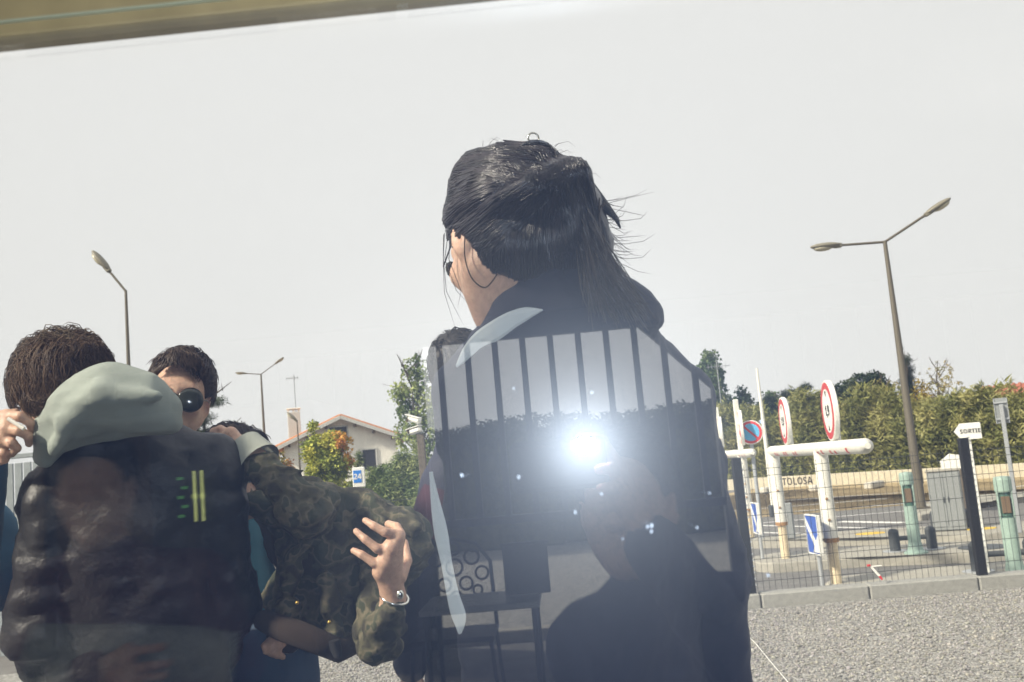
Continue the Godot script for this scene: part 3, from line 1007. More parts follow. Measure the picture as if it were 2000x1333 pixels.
func ground() -> void:
	struct("ground", flat([Vector2(-700, -700), Vector2(700, -700), Vector2(700, 700), Vector2(-700, 700)], -0.56), M.land, "dry ground reaching to the horizon")
	struct("car_park_asphalt", flat([Vector2(-40, -8.6), Vector2(34, -8.6), Vector2(34, -62), Vector2(-40, -62)], -0.5), M.asphalt, "bleached grey asphalt of the car park")
	struct("gravel_forecourt", slab([Vector2(-16, -8.36), Vector2(16, -8.36), Vector2(16, 34), Vector2(-16, 34)], -0.6, 0.0, 0.004), M.gravel, "pale gravel forecourt in front of the window")
	# loose pebbles over the gravel that the photograph shows
	var rng := RandomNumberGenerator.new()
	rng.seed = 5
	var mm := MultiMesh.new()
	mm.transform_format = MultiMesh.TRANSFORM_3D
	mm.use_colors = true
	var pb := Mb.new()
	pb.ball(Vector3.ZERO, Vector3(1, 0.62, 0.8), Basis(), 4, 6)
	mm.mesh = pb.done()
	var n := 42000
	mm.instance_count = n
	for k in n:
		var p := Vector3(rng.randf_range(-1.6, 5.6), 0, -3.6 - 4.6 * pow(rng.randf(), 0.75))
		var s := rng.randf_range(0.004, 0.011) * (1.7 if rng.randf() < 0.04 else 1.0)
		mm.set_instance_transform(k, Transform3D(Basis.from_euler(Vector3(rng.randf_range(-0.4, 0.4), rng.randf() * TAU, rng.randf_range(-0.4, 0.4))) * s, p + Vector3(0, s * 0.35, 0)))
		var v := 0.17 + 0.21 * rng.randf()
		mm.set_instance_color(k, Color(v, v * rng.randf_range(0.93, 1.0), v * rng.randf_range(0.8, 0.97)))
	var o := MultiMeshInstance3D.new()
	o.name = "gravel_pebbles"
	o.multimesh = mm
	o.material_override = M.pebble
	add_child(o)
	tag(o, "loose pale pebbles lying over the forecourt", "gravel", "", "stuff")
	# kerb of long concrete blocks under the fence
	var kb := Node3D.new()
	kb.name = numbered("kerb")
	add_child(kb)
	kb.position = Vector3(1.853, 0, -8.37)
	kb.rotation.y = -0.045
	kb.set_meta("kind", "structure")
	kb.set_meta("label", "concrete kerb under the wire fence")
	for k in range(-5, 7):
		var b := Mb.new()
		b.bx(Vector3(0.437 + 0.878 * k, -0.2, -0.1 + rng.randf_range(-0.004, 0.004)), Vector3(0.87, 0.62 + rng.randf_range(-0.006, 0.006), 0.2), 0.012)
		part("kerb_stone", b.done(), M.kerb, kb)
	# concrete islands of the car park
	struct("pavement", slab([Vector2(3.35, -8.6), Vector2(3.5, -12.3), Vector2(3.75, -12.75), Vector2(12, -13.2), Vector2(12, -8.6)], -0.6, -0.38), M.concrete, "concrete pavement strip behind the fence")
	struct("pavement", slab([Vector2(3.3, -14.85), Vector2(3.45, -14.62), Vector2(3.8, -14.55), Vector2(4.71, -14.38), Vector2(6.16, -13.77), Vector2(11.5, -12.9 - 0.6), Vector2(11.5, -15.0), Vector2(7.25, -14.98), Vector2(5.17, -15.75), Vector2(3.81, -16.0), Vector2(3.42, -15.7), Vector2(3.27, -15.2)], -0.6, -0.36), M.concrete, "concrete traffic island with a rounded nose")
	struct("pavement", slab([Vector2(3.9, -18.4), Vector2(5.67, -17.2), Vector2(7.0, -16.1), Vector2(13, -15.6), Vector2(13, -17), Vector2(7.9, -17.5), Vector2(7.2, -18.18), Vector2(6.15, -18.62), Vector2(4.26, -19.0)], -0.6, -0.36), M.concrete, "concrete traffic island under the grey cabinet")
	struct("pavement", slab([Vector2(8.090, -21.764), Vector2(8.131, -20.980), Vector2(8.751, -21.446), Vector2(10.182, -23.176), Vector2(11.670, -23.560), Vector2(12.566, -25.330), Vector2(11.292, -25.643), Vector2(9.386, -24.129), Vector2(8.751, -23.368)], -0.6, -0.37), M.concrete, "curved concrete kerb island under the street lamp")
	line("white_line", Vector2(4.69, -22.0), Vector2(5.9, -19.6), 0.13, "white line on the asphalt left of the cabinet")
	line("white_line", Vector2(5.3, -23.6), Vector2(7.3, -19.3), 0.15, "long white line nearest the cabinet island")
	line("white_line", Vector2(6.93, -22.6), Vector2(7.7, -20.9), 0.28, "broad short white line near the lamp island")
	line("white_line", Vector2(5.6, -24.2), Vector2(9.3, -24.0), 0.12, "white line crossing behind the height barriers")
	line("white_line", Vector2(7.2, -27.3), Vector2(10.6, -26.4), 0.12, "white line beyond the street lamp")
	line("white_line", Vector2(6.0, -29.9), Vector2(10.5, -29.4), 0.12, "white bay line in the middle of the car park")
	line("white_line", Vector2(8.0, -33.2), Vector2(12.2, -31.6), 0.12, "white bay line near the low wall")
	line("white_line", Vector2(14.0, -29.5), Vector2(16.2, -30.5), 0.12, "white bay line right of the cabinet")
	for e in [Vector3(5.95, -0.353, -17.75), Vector3(7.5, -0.353, -16.9)]:
		var y := Mb.new()
		y.lathe(Transform3D(Basis.from_scale(Vector3(1, 1, 0.8)), e), [Vector2(0.26, -0.004), Vector2(0.25, 0.002), Vector2(0, 0.003)], 14)
		var st := struct("yellow_marking", y.done(), M.yellow, "yellow paint spot beside the grey cabinet")
		st.set_meta("group", "yellow paint spots beside the grey cabinet")
	var mh := Mb.new()
	mh.lathe(Transform3D(Basis(), Vector3(6.35, -0.359, -14.3)), [Vector2(0.34, 0.0), Vector2(0.34, 0.008), Vector2(0, 0.009)], 28)
	one("manhole_cover", mh.done(), M.dark_grey, "round dark manhole cover in the traffic island by the left bollard", "manhole cover")
	# low wall at the far side, brown verge before it
	var w0 := Vector3(-12, -0.5, -66.0); var w1 := Vector3(10.25, -0.5, -44.57); var w2 := Vector3(13.66, -0.5, -40.0); var w3 := Vector3(24, -0.5, -25.5)
	var verge := flat([Vector2(w1.x - 14, w1.z + 18), Vector2(w1.x, w1.z), Vector2(w2.x, w2.z), Vector2(w3.x, w3.z), Vector2(w3.x - 1.2, w3.z), Vector2(12.4, -37.1), Vector2(9.5, -41.0), Vector2(w1.x - 16, w1.z + 19)], -0.494)
	struct("verge", verge, M.earth, "brown dry verge before the low wall")
	var wl := Mb.new()
	for s in [[w0, w1], [w1, w2], [w2, w3]]:
		var d: Vector3 = s[1] - s[0]
		wl.box(Transform3D(Basis(Vector3.UP, atan2(-d.z, d.x)), (s[0] + s[1]) * 0.5 + Vector3(0, 0.22, 0)), Vector3(d.length() + 0.15, 0.5, 0.24), 0.02)
	var wall := thing("low_wall", "low beige wall below the hedge, graffiti lettering TOLOSA on it", "wall")
	part("wall_body", wl.done(), M.low_wall, wall)
	var d := w2 - w1
	var tx := part("graffiti_lettering", text_mesh("TOLOSA", 0.3), M.black, wall, Vector3.ZERO, true)
	tx.transform = Transform3D(Basis(Vector3.UP, atan2(-d.z, d.x)), w1.lerp(w2, 0.4) + Vector3(0, 0.24, 0) + d.cross(Vector3.UP).normalized() * -0.0) 
	tx.position += Vector3(d.z, 0, -d.x).normalized() * -0.122
	var bp := Mb.new()
	bp.bx(Vector3(0, 0.12, 0), Vector3(1.5, 0.24, 0.3), 0.05)
	var bm := bp.done()
	var spots := [[Vector2(9.6, -39.6), "nearest the height barrier post"], [Vector2(11.0, -37.8), "between the two height barrier posts"], [Vector2(12.4, -35.9), "below the street lamp"], [Vector2(14.2, -33.2), "behind the grey cabinet"], [Vector2(7.8, -42.0), "farthest left before the low wall"]]
	for k in spots.size():
		var q: Vector2 = spots[k][0]
		var st := one("wheel_stop", bm, M.stone, "pale stone wheel stop " + str(spots[k][1]), "wheel stop", Vector3(q.x, -0.496, q.y), "wheel stops along the verge")
		st.rotation.y = 0.93

	# a white string lying on the gravel at the woman's feet
	var sg := Mb.new()
	sg.tube([Vector3(1.4820, 0.0080, -7.6147), Vector3(1.4473, 0.0080, -6.8902), Vector3(1.3915, 0.0080, -6.2100), Vector3(1.3486, 0.0080, -5.6537), Vector3(1.3064, 0.0080, -5.0454)], [0.003, 0.003, 0.003, 0.003, 0.003], 5)
	one("string", sg.done(), M.paint, "thin white string lying straight across the gravel beside the woman", "string")

# ------------------------------------------------------------------ hedge, trees, houses
func town() -> void:
	var rng := RandomNumberGenerator.new()
	rng.seed = 11
	# the long hedge
	var h := thing("hedge", "long tall olive green hedge behind the low wall", "hedge")
	h.set_meta("kind", "thing")
	var line_pts := [Vector3(2.0, -0.5, -57), Vector3(10.6, -0.5, -45.6), Vector3(14.1, -0.5, -41.2), Vector3(19.5, -0.5, -34), Vector3(26, -0.5, -25.5)]
	var tops := [3.9, 3.4, 3.15, 2.45, 2.1]
	var blobs := []
	var core := Mb.new()
	for s in line_pts.size() - 1:
		var a: Vector3 = line_pts[s]; var b: Vector3 = line_pts[s + 1]
		var m := int(a.distance_to(b) / 0.55)
		for k in m:
			var t := float(k) / m
			var top: float = lerpf(tops[s], tops[s + 1], t) * (1.0 + 0.14 * sin((s * 5.0 + t * 5.0) * 2.1) + rng.randf_range(-0.08, 0.1))
			var p := a.lerp(b, t) + Vector3(rng.randf_range(-0.2, 0.2) + 0.9, 0, rng.randf_range(-0.2, 0.2) - 0.7)
			for q in 4:
				var y := top * (0.14 + 0.25 * q)
				var out := rng.randf_range(-0.35, 0.4)
				blobs.push_back([p + Vector3(-0.5 * out, y, 0.4 * out), Vector3(0.75, top * 0.19, 0.75), 85])
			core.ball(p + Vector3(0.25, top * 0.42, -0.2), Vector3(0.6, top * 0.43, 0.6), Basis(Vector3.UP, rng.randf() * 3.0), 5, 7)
			if rng.randf() < 0.5: blobs.push_back([p + Vector3(0, top * 1.0, 0), Vector3(0.3, 0.45, 0.3), 9])
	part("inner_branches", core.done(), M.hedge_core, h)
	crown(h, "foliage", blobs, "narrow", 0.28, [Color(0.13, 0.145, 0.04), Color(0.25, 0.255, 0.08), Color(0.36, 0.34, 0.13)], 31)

	# trees behind the hedge, right
	var t: Node3D
	t = thing("poplar_tree", "tall green tree rising beside the woman's right shoulder", "tree", Vector3(11.4, -0.5, -59), 0, "trees beyond the hedge")
	trunk(t, 6.5, 0.18, 1, 8)
	crown(t, "crown", [[Vector3(0, 4.2, 0), Vector3(1.1, 2.6, 1.1), 700], [Vector3(0.2, 6.4, 0), Vector3(0.6, 1.5, 0.6), 260], [Vector3(-1.2, 3.6, 0.4), Vector3(0.9, 2.2, 0.9), 400], [Vector3(1.1, 3.2, 0.3), Vector3(0.8, 1.7, 0.8), 380]], "broad", 0.33, [Color(0.04, 0.085, 0.03), Color(0.08, 0.13, 0.045), Color(0.12, 0.16, 0.06)], 32)
	for q in [[Vector3(13.4, -0.5, -60.5), 5.3, "smaller bright green tree left of the thin white mast", 33], [Vector3(15.0, -0.5, -60), 4.9, "dark green bushy tree just behind the thin white mast", 34], [Vector3(8.6, -0.5, -60), 5.6, "green tree mostly hidden behind the woman's right arm", 35]]:
		t = thing("bushy_tree", q[2], "tree", q[0], 0, "trees beyond the hedge")
		var hh: float = q[1]
		trunk(t, hh * 0.9, 0.14, q[3], 6)
		crown(t, "crown", [[Vector3(0, hh * 0.6, 0), Vector3(1.1, hh * 0.36, 1.1), 520], [Vector3(0.7, hh * 0.45, 0.3), Vector3(0.8, 1.2, 0.8), 260], [Vector3(-0.7, hh * 0.5, 0.2), Vector3(0.7, 1.3, 0.7), 260], [Vector3(0.2, hh * 0.92, 0), Vector3(0.35, 0.6, 0.35), 70]], "broad", 0.3, [Color(0.035, 0.075, 0.03), Color(0.075, 0.12, 0.045), Color(0.1, 0.15, 0.06)], q[3])
	t = thing("cedar_tree", "thin dark cedar with layered branches behind the left round sign", "tree", Vector3(14.7, -0.5, -54), 0, "trees beyond the hedge")
	trunk(t, 4.6, 0.12, 4, 8, 1.0, 0.5)
	crown(t, "crown", [[Vector3(-0.7, 3.5, 0), Vector3(0.75, 0.34, 0.7), 150], [Vector3(0.75, 3.9, 0.2), Vector3(0.85, 0.22, 0.6), 130], [Vector3(0.1, 4.45, 0), Vector3(0.6, 0.25, 0.5), 100], [Vector3(0.9, 3.1, 0), Vector3(0.7, 0.24, 0.6), 100], [Vector3(-1.1, 4.2, 0.2), Vector3(0.4, 0.3, 0.4), 70], [Vector3(0.9, 4.75, 0), Vector3(0.35, 0.16, 0.35), 40]], "needle", 0.3, [Color(0.02, 0.035, 0.02), Color(0.045, 0.065, 0.03)], 36)
	t = thing("pine_tree", "wide dark green pine with a lumpy crown behind the right round sign", "tree", Vector3(17.2, -0.5, -52), 0, "trees beyond the hedge")
	trunk(t, 4.2, 0.2, 5, 7, 1.2, 0.45)
	crown(t, "crown", [[Vector3(-1.1, 3.8, 0), Vector3(0.8, 0.8, 0.8), 420], [Vector3(-0.2, 4.2, 0.1), Vector3(0.7, 0.6, 0.7), 320], [Vector3(0.7, 4.4, 0), Vector3(0.8, 0.75, 0.8), 420], [Vector3(1.45, 4.6, 0.1), Vector3(0.6, 0.6, 0.6), 300], [Vector3(1.75, 3.9, 0.2), Vector3(0.65, 0.8, 0.6), 330], [Vector3(-0.3, 3.2, 0.2), Vector3(1.5, 0.6, 0.9), 420]], "broad", 0.23, [Color(0.018, 0.035, 0.018), Color(0.04, 0.065, 0.03), Color(0.07, 0.09, 0.04)], 37)
	t = thing("spruce_tree", "pointed dark conifer with yellow leaves around it behind the lamp pole", "tree", Vector3(19.6, -0.5, -50), 0, "trees beyond the hedge")
	trunk(t, 5.9, 0.13, 6, 6, 0.4)
	var sp := []
	for k in 9:
		var f := k / 8.0
		sp.push_back([Vector3(rng.randf_range(-0.1, 0.1), lerpf(2.2, 5.9, f), 0), Vector3(lerpf(0.85, 0.12, f), 0.3, lerpf(0.85, 0.12, f)), int(lerpf(190, 26, f))])
	crown(t, "crown", sp, "needle", 0.24, [Color(0.02, 0.03, 0.015), Color(0.05, 0.07, 0.025)], 38)
	crown(t, "yellow_leaves", [[Vector3(0.35, 3.6, 0.6), Vector3(0.6, 0.9, 0.4), 120], [Vector3(-0.35, 3.0, 0.7), Vector3(0.5, 0.8, 0.4), 110], [Vector3(0.9, 3.0, 0.5), Vector3(0.4, 0.7, 0.4), 70]], "broad", 0.17, [Color(0.28, 0.22, 0.03), Color(0.34, 0.25, 0.05)], 39)
	for q in [[Vector3(21.2, -0.5, -50), 5.3, "sparse yellowing tree with bare twigs right of the lamp pole", 40], [Vector3(18.2, -0.5, -49.6), 4.6, "sparse twiggy tree left of the lamp pole", 41]]:
		t = thing("birch_tree", q[2], "tree", q[0], 0, "trees beyond the hedge")
		trunk(t, q[1], 0.09, q[3], 13, 0.45, 0.3)
		crown(t, "crown", [[Vector3(0, q[1] * 0.75, 0), Vector3(1.3, q[1] * 0.26, 1.0), 110], [Vector3(0.4, q[1] * 0.55, 0), Vector3(1.2, 0.8, 0.8), 120]], "broad", 0.16, [Color(0.2, 0.19, 0.05), Color(0.32, 0.25, 0.07)], q[3])
	t = thing("cypress_shrub", "small pointed yellow green cypress at the top of the hedge", "shrub", Vector3(19.9, -0.5, -44.5), 0)
	trunk(t, 2.6, 0.07, 9, 4, 0.3)
	crown(t, "crown", [[Vector3(0, 1.7, 0), Vector3(0.55, 1.3, 0.55), 240], [Vector3(0, 2.9, 0), Vector3(0.25, 0.6, 0.25), 60]], "narrow", 0.22, [Color(0.18, 0.17, 0.04), Color(0.25, 0.22, 0.06)], 42)

	# trees and shrubs before the house, left of the woman
	t = thing("maple_tree", "yellow green maple with an orange crown edge before the white house", "tree", Vector3(-7.7, -0.5, -40), 0)
	trunk(t, 3.2, 0.09, 12, 8, 0.6)
	crown(t, "crown", [[Vector3(-0.1, 2.5, 0), Vector3(0.95, 0.75, 0.9), 620], [Vector3(-0.45, 3.2, 0.1), Vector3(0.6, 0.6, 0.6), 330], [Vector3(0.2, 3.45, 0), Vector3(0.55, 0.5, 0.5), 240], [Vector3(-0.55, 4.2, 0), Vector3(0.16, 0.35, 0.16), 26], [Vector3(0.1, 1.75, 0.2), Vector3(0.7, 0.35, 0.6), 160]], "broad", 0.2, [Color(0.155, 0.195, 0.028), Color(0.341, 0.375, 0.056), Color(0.512, 0.480, 0.084)], 43)
	crown(t, "orange_leaves", [[Vector3(0.55, 3.5, 0.2), Vector3(0.4, 0.4, 0.4), 60], [Vector3(0.85, 2.8, 0.1), Vector3(0.2, 0.4, 0.25), 22]], "broad", 0.18, [Color(0.550, 0.330, 0.042), Color(0.550, 0.240, 0.042)], 44)
	t = thing("dark_shrub", "small dark green shrub between the maple and the number sign", "shrub", Vector3(-6.35, -0.5, -38), 0)
	t.scale = Vector3(0.72, 0.85, 0.72)
	trunk(t, 2.4, 0.06, 13, 6, 0.5)
	crown(t, "crown", [[Vector3(0, 2.1, 0), Vector3(0.42, 0.7, 0.45), 200], [Vector3(-0.3, 1.2, 0), Vector3(0.5, 0.8, 0.5), 200], [Vector3(0.25, 3.0, 0), Vector3(0.25, 0.5, 0.25), 60]], "broad", 0.17, [Color(0.046, 0.075, 0.025), Color(0.116, 0.150, 0.042), Color(0.171, 0.195, 0.056)], 45)
	t = thing("tall_tree", "tall pale green tree reaching highest beside the woman's left shoulder", "tree", Vector3(-3.75, -0.5, -36), 0)
	trunk(t, 6.2, 0.12, 14, 12, 0.4, 0.25)
	crown(t, "crown", [[Vector3(0.15, 5.2, 0), Vector3(0.5, 1.1, 0.5), 120], [Vector3(-0.45, 4.7, 0.1), Vector3(0.35, 0.6, 0.4), 60], [Vector3(0.0, 3.6, 0), Vector3(0.75, 1.0, 0.7), 190], [Vector3(0.5, 2.2, 0), Vector3(0.8, 1.3, 0.7), 260], [Vector3(0.7, 4.1, 0), Vector3(0.45, 0.9, 0.5), 80]], "broad", 0.2, [Color(0.109, 0.165, 0.049), Color(0.248, 0.300, 0.098), Color(0.372, 0.405, 0.154)], 46)
	for q in [[Vector3(-5.0, -0.5, -34.5), 2.2, "rounded green bush behind the number sign", 47], [Vector3(-4.0, -0.5, -33.6), 2.6, "feathery pale green bush left of the camera post", 48], [Vector3(-2.7, -0.5, -33), 2.4, "feathery green bush behind the camera post", 49]]:
		t = thing("bush", q[2], "bush", q[0], 0, "bushes before the white house")
		var hh: float = q[1]
		trunk(t, hh * 0.7, 0.06, q[3], 6, 0.8)
		crown(t, "crown", [[Vector3(0, hh * 0.5, 0), Vector3(0.85, hh * 0.45, 0.8), 560], [Vector3(0.5, hh * 0.35, 0.3), Vector3(0.7, hh * 0.35, 0.6), 300], [Vector3(-0.5, hh * 0.35, 0.3), Vector3(0.6, hh * 0.36, 0.6), 300], [Vector3(0.2, hh * 0.9, 0), Vector3(0.5, 0.35, 0.4), 120]], "narrow", 0.24, [Color(0.078, 0.120, 0.035), Color(0.171, 0.225, 0.070), Color(0.264, 0.300, 0.112)], q[3])
	t = thing("autumn_bush", "yellow brown autumn bush left of the white house", "bush", Vector3(-11.2, -0.5, -45), 0)
	trunk(t, 2.6, 0.07, 15, 8, 0.6)
	crown(t, "crown", [[Vector3(0, 2.4, 0), Vector3(1.0, 1.1, 0.9), 420], [Vector3(-1.0, 2.0, 0), Vector3(0.9, 1.1, 0.8), 330], [Vector3(0.7, 1.4, 0), Vector3(0.9, 1.0, 0.8), 300]], "broad", 0.2, [Color(0.186, 0.180, 0.049), Color(0.372, 0.315, 0.070), Color(0.341, 0.150, 0.070)], 50)
	t = thing("cedar_tree", "dark cedar with bare drooping branches beside the sunglasses man's cheek", "tree", Vector3(-14.3, -0.5, -45), 0)
	trunk(t, 6.4, 0.16, 16, 14, 1.1, 0.4)
	crown(t, "crown", [[Vector3(0.2, 4.3, 0), Vector3(0.8, 0.4, 0.8), 200], [Vector3(0.5, 6.0, 0), Vector3(0.7, 0.25, 0.6), 90], [Vector3(0.1, 5.3, 0), Vector3(0.6, 0.25, 0.6), 60], [Vector3(-0.6, 4.8, 0), Vector3(1.0, 1.4, 0.9), 300], [Vector3(0.5, 3.6, 0), Vector3(1.1, 0.5, 0.9), 260]], "needle", 0.28, [Color(0.039, 0.060, 0.031), Color(0.093, 0.120, 0.056)], 51)

	# the white house with a low gable
	house()
	# house with a red roof behind the hedge, right
	var r := thing("red_roofed_house", "house with a red tiled roof showing above the hedge at the right", "house", Vector3(23.6, -0.4, -45.5), -0.52)
	var wb := Mb.new()
	wb.bx(Vector3(0.6, 1.25, -2.4), Vector3(5.2, 2.5, 4.4))
	part("wall", wb.done(), M.render_wall, r)
	for e in [-1.0, 1.0]:
		var rb := roof_slope(6.2, 2.75, 1.15, 0.2)
		var p := part("roof", rb, M.roof_red, r)
		p.transform = Transform3D(Basis(Vector3.UP, 0.0 if e > 0 else PI), Vector3(0.6, 2.45, -2.4))
	var dw := Mb.new()
	dw.bx(Vector3(2.0, 1.6, -0.19), Vector3(0.8, 0.9, 0.06), 0.01)
	part("window", dw.done(), M.dark_window, r)
	# television antenna on a mast behind the trees
	var an := thing("antenna", "thin television antenna above the trees right of the woman", "antenna", Vector3(11.6, -0.5, -57))
	var am := Mb.new()
	am.bar(Vector3.ZERO, Vector3(0, 7.0, 0), 0.03, 6)
	part("mast", am.done(), M.grey, an)
	var ab := Mb.new()
	ab.bar(Vector3(-0.6, 6.6, 0), Vector3(0.75, 6.6, 0), 0.018, 6)
	for k in 6: ab.bar(Vector3(-0.5 + 0.2 * k, 6.45, 0), Vector3(-0.5 + 0.2 * k, 6.78, 0), 0.012, 5)
	part("aerial", ab.done(), M.grey, an)

func roof_slope(len: float, run: float, rise: float, over: float) -> ArrayMesh:   # one slope from the ridge (along x, at height rise) down towards +z, of rolled tile rows
	var mb := Mb.new()
	var ang := atan2(rise, run)
	var l := sqrt(run * run + rise * rise) + over
	var n := int(len / 0.26)
	var d := Vector3(0, -sin(ang), cos(ang))
	for k in n:
		var x := -len / 2 + (k + 0.5) * len / n
		mb.tube([Vector3(x, rise + 0.04, 0), Vector3(x, rise + 0.04, 0) + d * l], [0.1, 0.115], 6, true)
	mb.box(Transform3D(Basis(Vector3.RIGHT, d, Vector3.RIGHT.cross(d)), Vector3(0, rise, 0) + d * l * 0.5), Vector3(len, l, 0.12))
	return mb.done()

func house() -> void:
	# local axes: x along the gable wall, z towards the viewer, ridge along z
	var o := thing("white_house", "white rendered house with a low tiled gable roof beyond the maple", "house", Vector3(-10.4, -0.5, -58.0), 0.24)
	var wl := 3.25; var eave := 4.2; var apex := 5.55; var dep := 9.0
	var g := Mb.new()
	g.prism([Vector2(-wl, 0), Vector2(wl, 0), Vector2(wl, eave), Vector2(0, apex), Vector2(-wl, eave)], Transform3D(Basis(), Vector3(0, 0, -dep)), dep)
	part("wall", g.done(), M.render_wall, o)
	for e in [-1.0, 1.0]:
		var p := part("roof", roof_slope(dep + 0.9, wl, apex - eave, 0.75), M.roof, o)
		p.transform = Transform3D(Basis(Vector3.UP, PI / 2 * e), Vector3(0, eave + 0.14, -dep / 2 + 0.2))
		var ang := atan2(apex - eave, wl)
		var d := Vector3(cos(ang) * e, -sin(ang), 0)
		var vb := Mb.new()
		var L := wl / cos(ang) + 0.75
		vb.box(Transform3D(Basis(d, d.cross(Vector3.BACK) * -1.0, Vector3.BACK) if e > 0 else Basis(d, Vector3.BACK.cross(d), Vector3.BACK), Vector3(0, apex + 0.06, 0.66) + d * L * 0.5), Vector3(L, 0.2, 0.06), 0.01)
		part("verge_board", vb.done(), M.fascia, o)
		for k in 3:
			var rf := Mb.new()
			var q := Vector3(0, apex - 0.12, 0.3) + d * (0.9 + 1.15 * k)
			rf.bx(q, Vector3(0.12, 0.16, 0.6))
			part("rafter_end", rf.done(), M.dark_wood, o)
	for w in [[Vector3(1.55, 3.0, 0.0), Vector2(0.85, 1.35)], [Vector3(-1.9, 1.5, 0), Vector2(0.7, 1.2)], [Vector3(-0.15, 4.75, 0), Vector2(1.1, 0.75)]]:
		var fr := Mb.new()
		var s: Vector2 = w[1]
		var at: Vector3 = w[0]
		for e in [-1.0, 1.0]:
			fr.bx(at + Vector3(s.x * 0.5 * e, 0, 0.03), Vector3(0.09, s.y + 0.09, 0.08), 0.01)
			fr.bx(at + Vector3(0, s.y * 0.5 * e, 0.03), Vector3(s.x - 0.09, 0.09, 0.08), 0.01)
		var wn := part("window", fr.done(), M.fascia, o)
		var pn := Mb.new()
		pn.bx(at + Vector3(0, 0, 0.008), Vector3(s.x - 0.09, s.y - 0.09, 0.02))
		part("pane", pn.done(), M.dark_window, wn)
	var ch := Mb.new()
	ch.bx(Vector3(-2.55, 5.2, -3.2), Vector3(0.75, 2.3, 0.7), 0.02)
	var cp := part("chimney", ch.done(), M.fascia, o)
	var cc := Mb.new()
	for e in [-1.0, 0.0, 1.0]: cc.bx(Vector3(-2.55 + 0.31 * e, 6.44, -3.2), Vector3(0.11, 0.18, 0.66))
	cc.bx(Vector3(-2.55, 6.56, -3.2), Vector3(0.85, 0.07, 0.8), 0.01)
	part("chimney_cap", cc.done(), M.render_wall, cp)
	var dp := Mb.new()
	dp.tube([Vector3(-wl - 0.55, eave - 0.12, 0.2), Vector3(-wl - 0.06, eave - 0.5, 0.1), Vector3(-wl + 0.02, 0, 0.1)], [0.05, 0.05, 0.05], 8)
	part("drainpipe", dp.done(), M.dark_grey, o)
	var an := thing("antenna", "thin television mast standing on the white house chimney", "antenna", Vector3(-13.6, 5.9, -61))
	var am := Mb.new()
	am.bar(Vector3(0, -0.4, 0), Vector3(0, 2.3, 0), 0.025, 6)
	part("mast", am.done(), M.grey, an)
	var ab := Mb.new()
	ab.bar(Vector3(-0.5, 2.1, 0), Vector3(0.3, 2.1, 0), 0.02, 6)
	for k in 5: ab.bar(Vector3(-0.45 + 0.17 * k, 2.0, 0.0), Vector3(-0.45 + 0.17 * k, 2.22, 0), 0.014, 5)
	part("aerial", ab.done(), M.grey, an)
	var rw := thing("rubble_wall", "rough whitish rubble wall left of the white house", "wall", Vector3(-12.9, -0.5, -51))
	var rng := RandomNumberGenerator.new()
	rng.seed = 4
	for r in 9:
		for c in 5:
			var sb := Mb.new()
			sb.ball(Vector3(-0.75 + 0.36 * c + 0.15 * (r % 2), 0.2 + 0.32 * r, rng.randf_range(-0.05, 0.05)), Vector3(0.2, 0.17, 0.16) * rng.randf_range(0.85, 1.08), Basis(Vector3.UP, rng.randf()), 5, 8)
			part("stone", sb.done(), M.stone, rw)
	var rbk := Mb.new()
	rbk.bx(Vector3(0, 1.55, -0.12), Vector3(2.0, 3.1, 0.2))
	part("wall_body", rbk.done(), M.bark, rw)

# ------------------------------------------------------------------ the car park
func barrier(label: String, posts: Array, y: float, a: Vector3, b: Vector3, r: float) -> Node3D:
	var o := thing("height_barrier", label, "height barrier", a * Vector3(1, 0, 1), 0.0, "white height barriers at the entrance lanes")
	for q in posts:
		var mb := Mb.new()
		var f: Vector3 = q[0] - o.position
		mb.bar(f + Vector3(0, 0.52, 0), Vector3(f.x, y, f.z), 0.085, 14)
		var p := part("post", mb.done(), M.white_steel, o)
		var lo := Mb.new()
		lo.bar(f, f + Vector3(0, 0.5, 0), 0.062, 14)
		part("post_foot", lo.done(), M.cream_steel, p)
		var ru := Mb.new()
		ru.bar(f + Vector3(0, 0.485, 0), f + Vector3(0, 0.535, 0), 0.089, 14)
		part("rust_ring", ru.done(), M.rust, p)
		for h in [0.75, 1.0]:
			var bo := Mb.new()
			bo.ball(Vector3(f.x - 0.02, f.y + h, f.z + 0.086), Vector3.ONE * 0.018, Basis(), 4, 8)
			part("bolt", bo.done(), M.rust, p)
	var d := (b - a).normalized()
	var bm := Mb.new()
	var A := a - o.position; var B := b - o.position
	bm.tube([A - d * 0.085, A - d * 0.07, A, B, B + d * 0.06, B + d * 0.09], [0.04, 0.08, r, r, r * 0.85, r * 0.4], 18)
	part("crossbar", bm.done(), M.white_steel, o)
	return o

func red_patch(o: Node3D, c: Vector3, d: Vector3, r: float, a0: float, a1: float, w: float) -> void:
	var mb := Mb.new()
	var u := Vector3.UP
	var s := d.cross(u).normalized()
	for k in 4:
		var p0 := lerpf(a0, a1, k / 4.0); var p1 := lerpf(a0, a1, (k + 1) / 4.0)
		var q0 := s * cos(p0) + u * sin(p0); var q1 := s * cos(p1) + u * sin(p1)
		mb.quad(c + q0 * r - d * w, c + q0 * r + d * w, c + q1 * r + d * w, c + q1 * r - d * w)
	part("red_marking", mb.done(), M.sign_red, o)

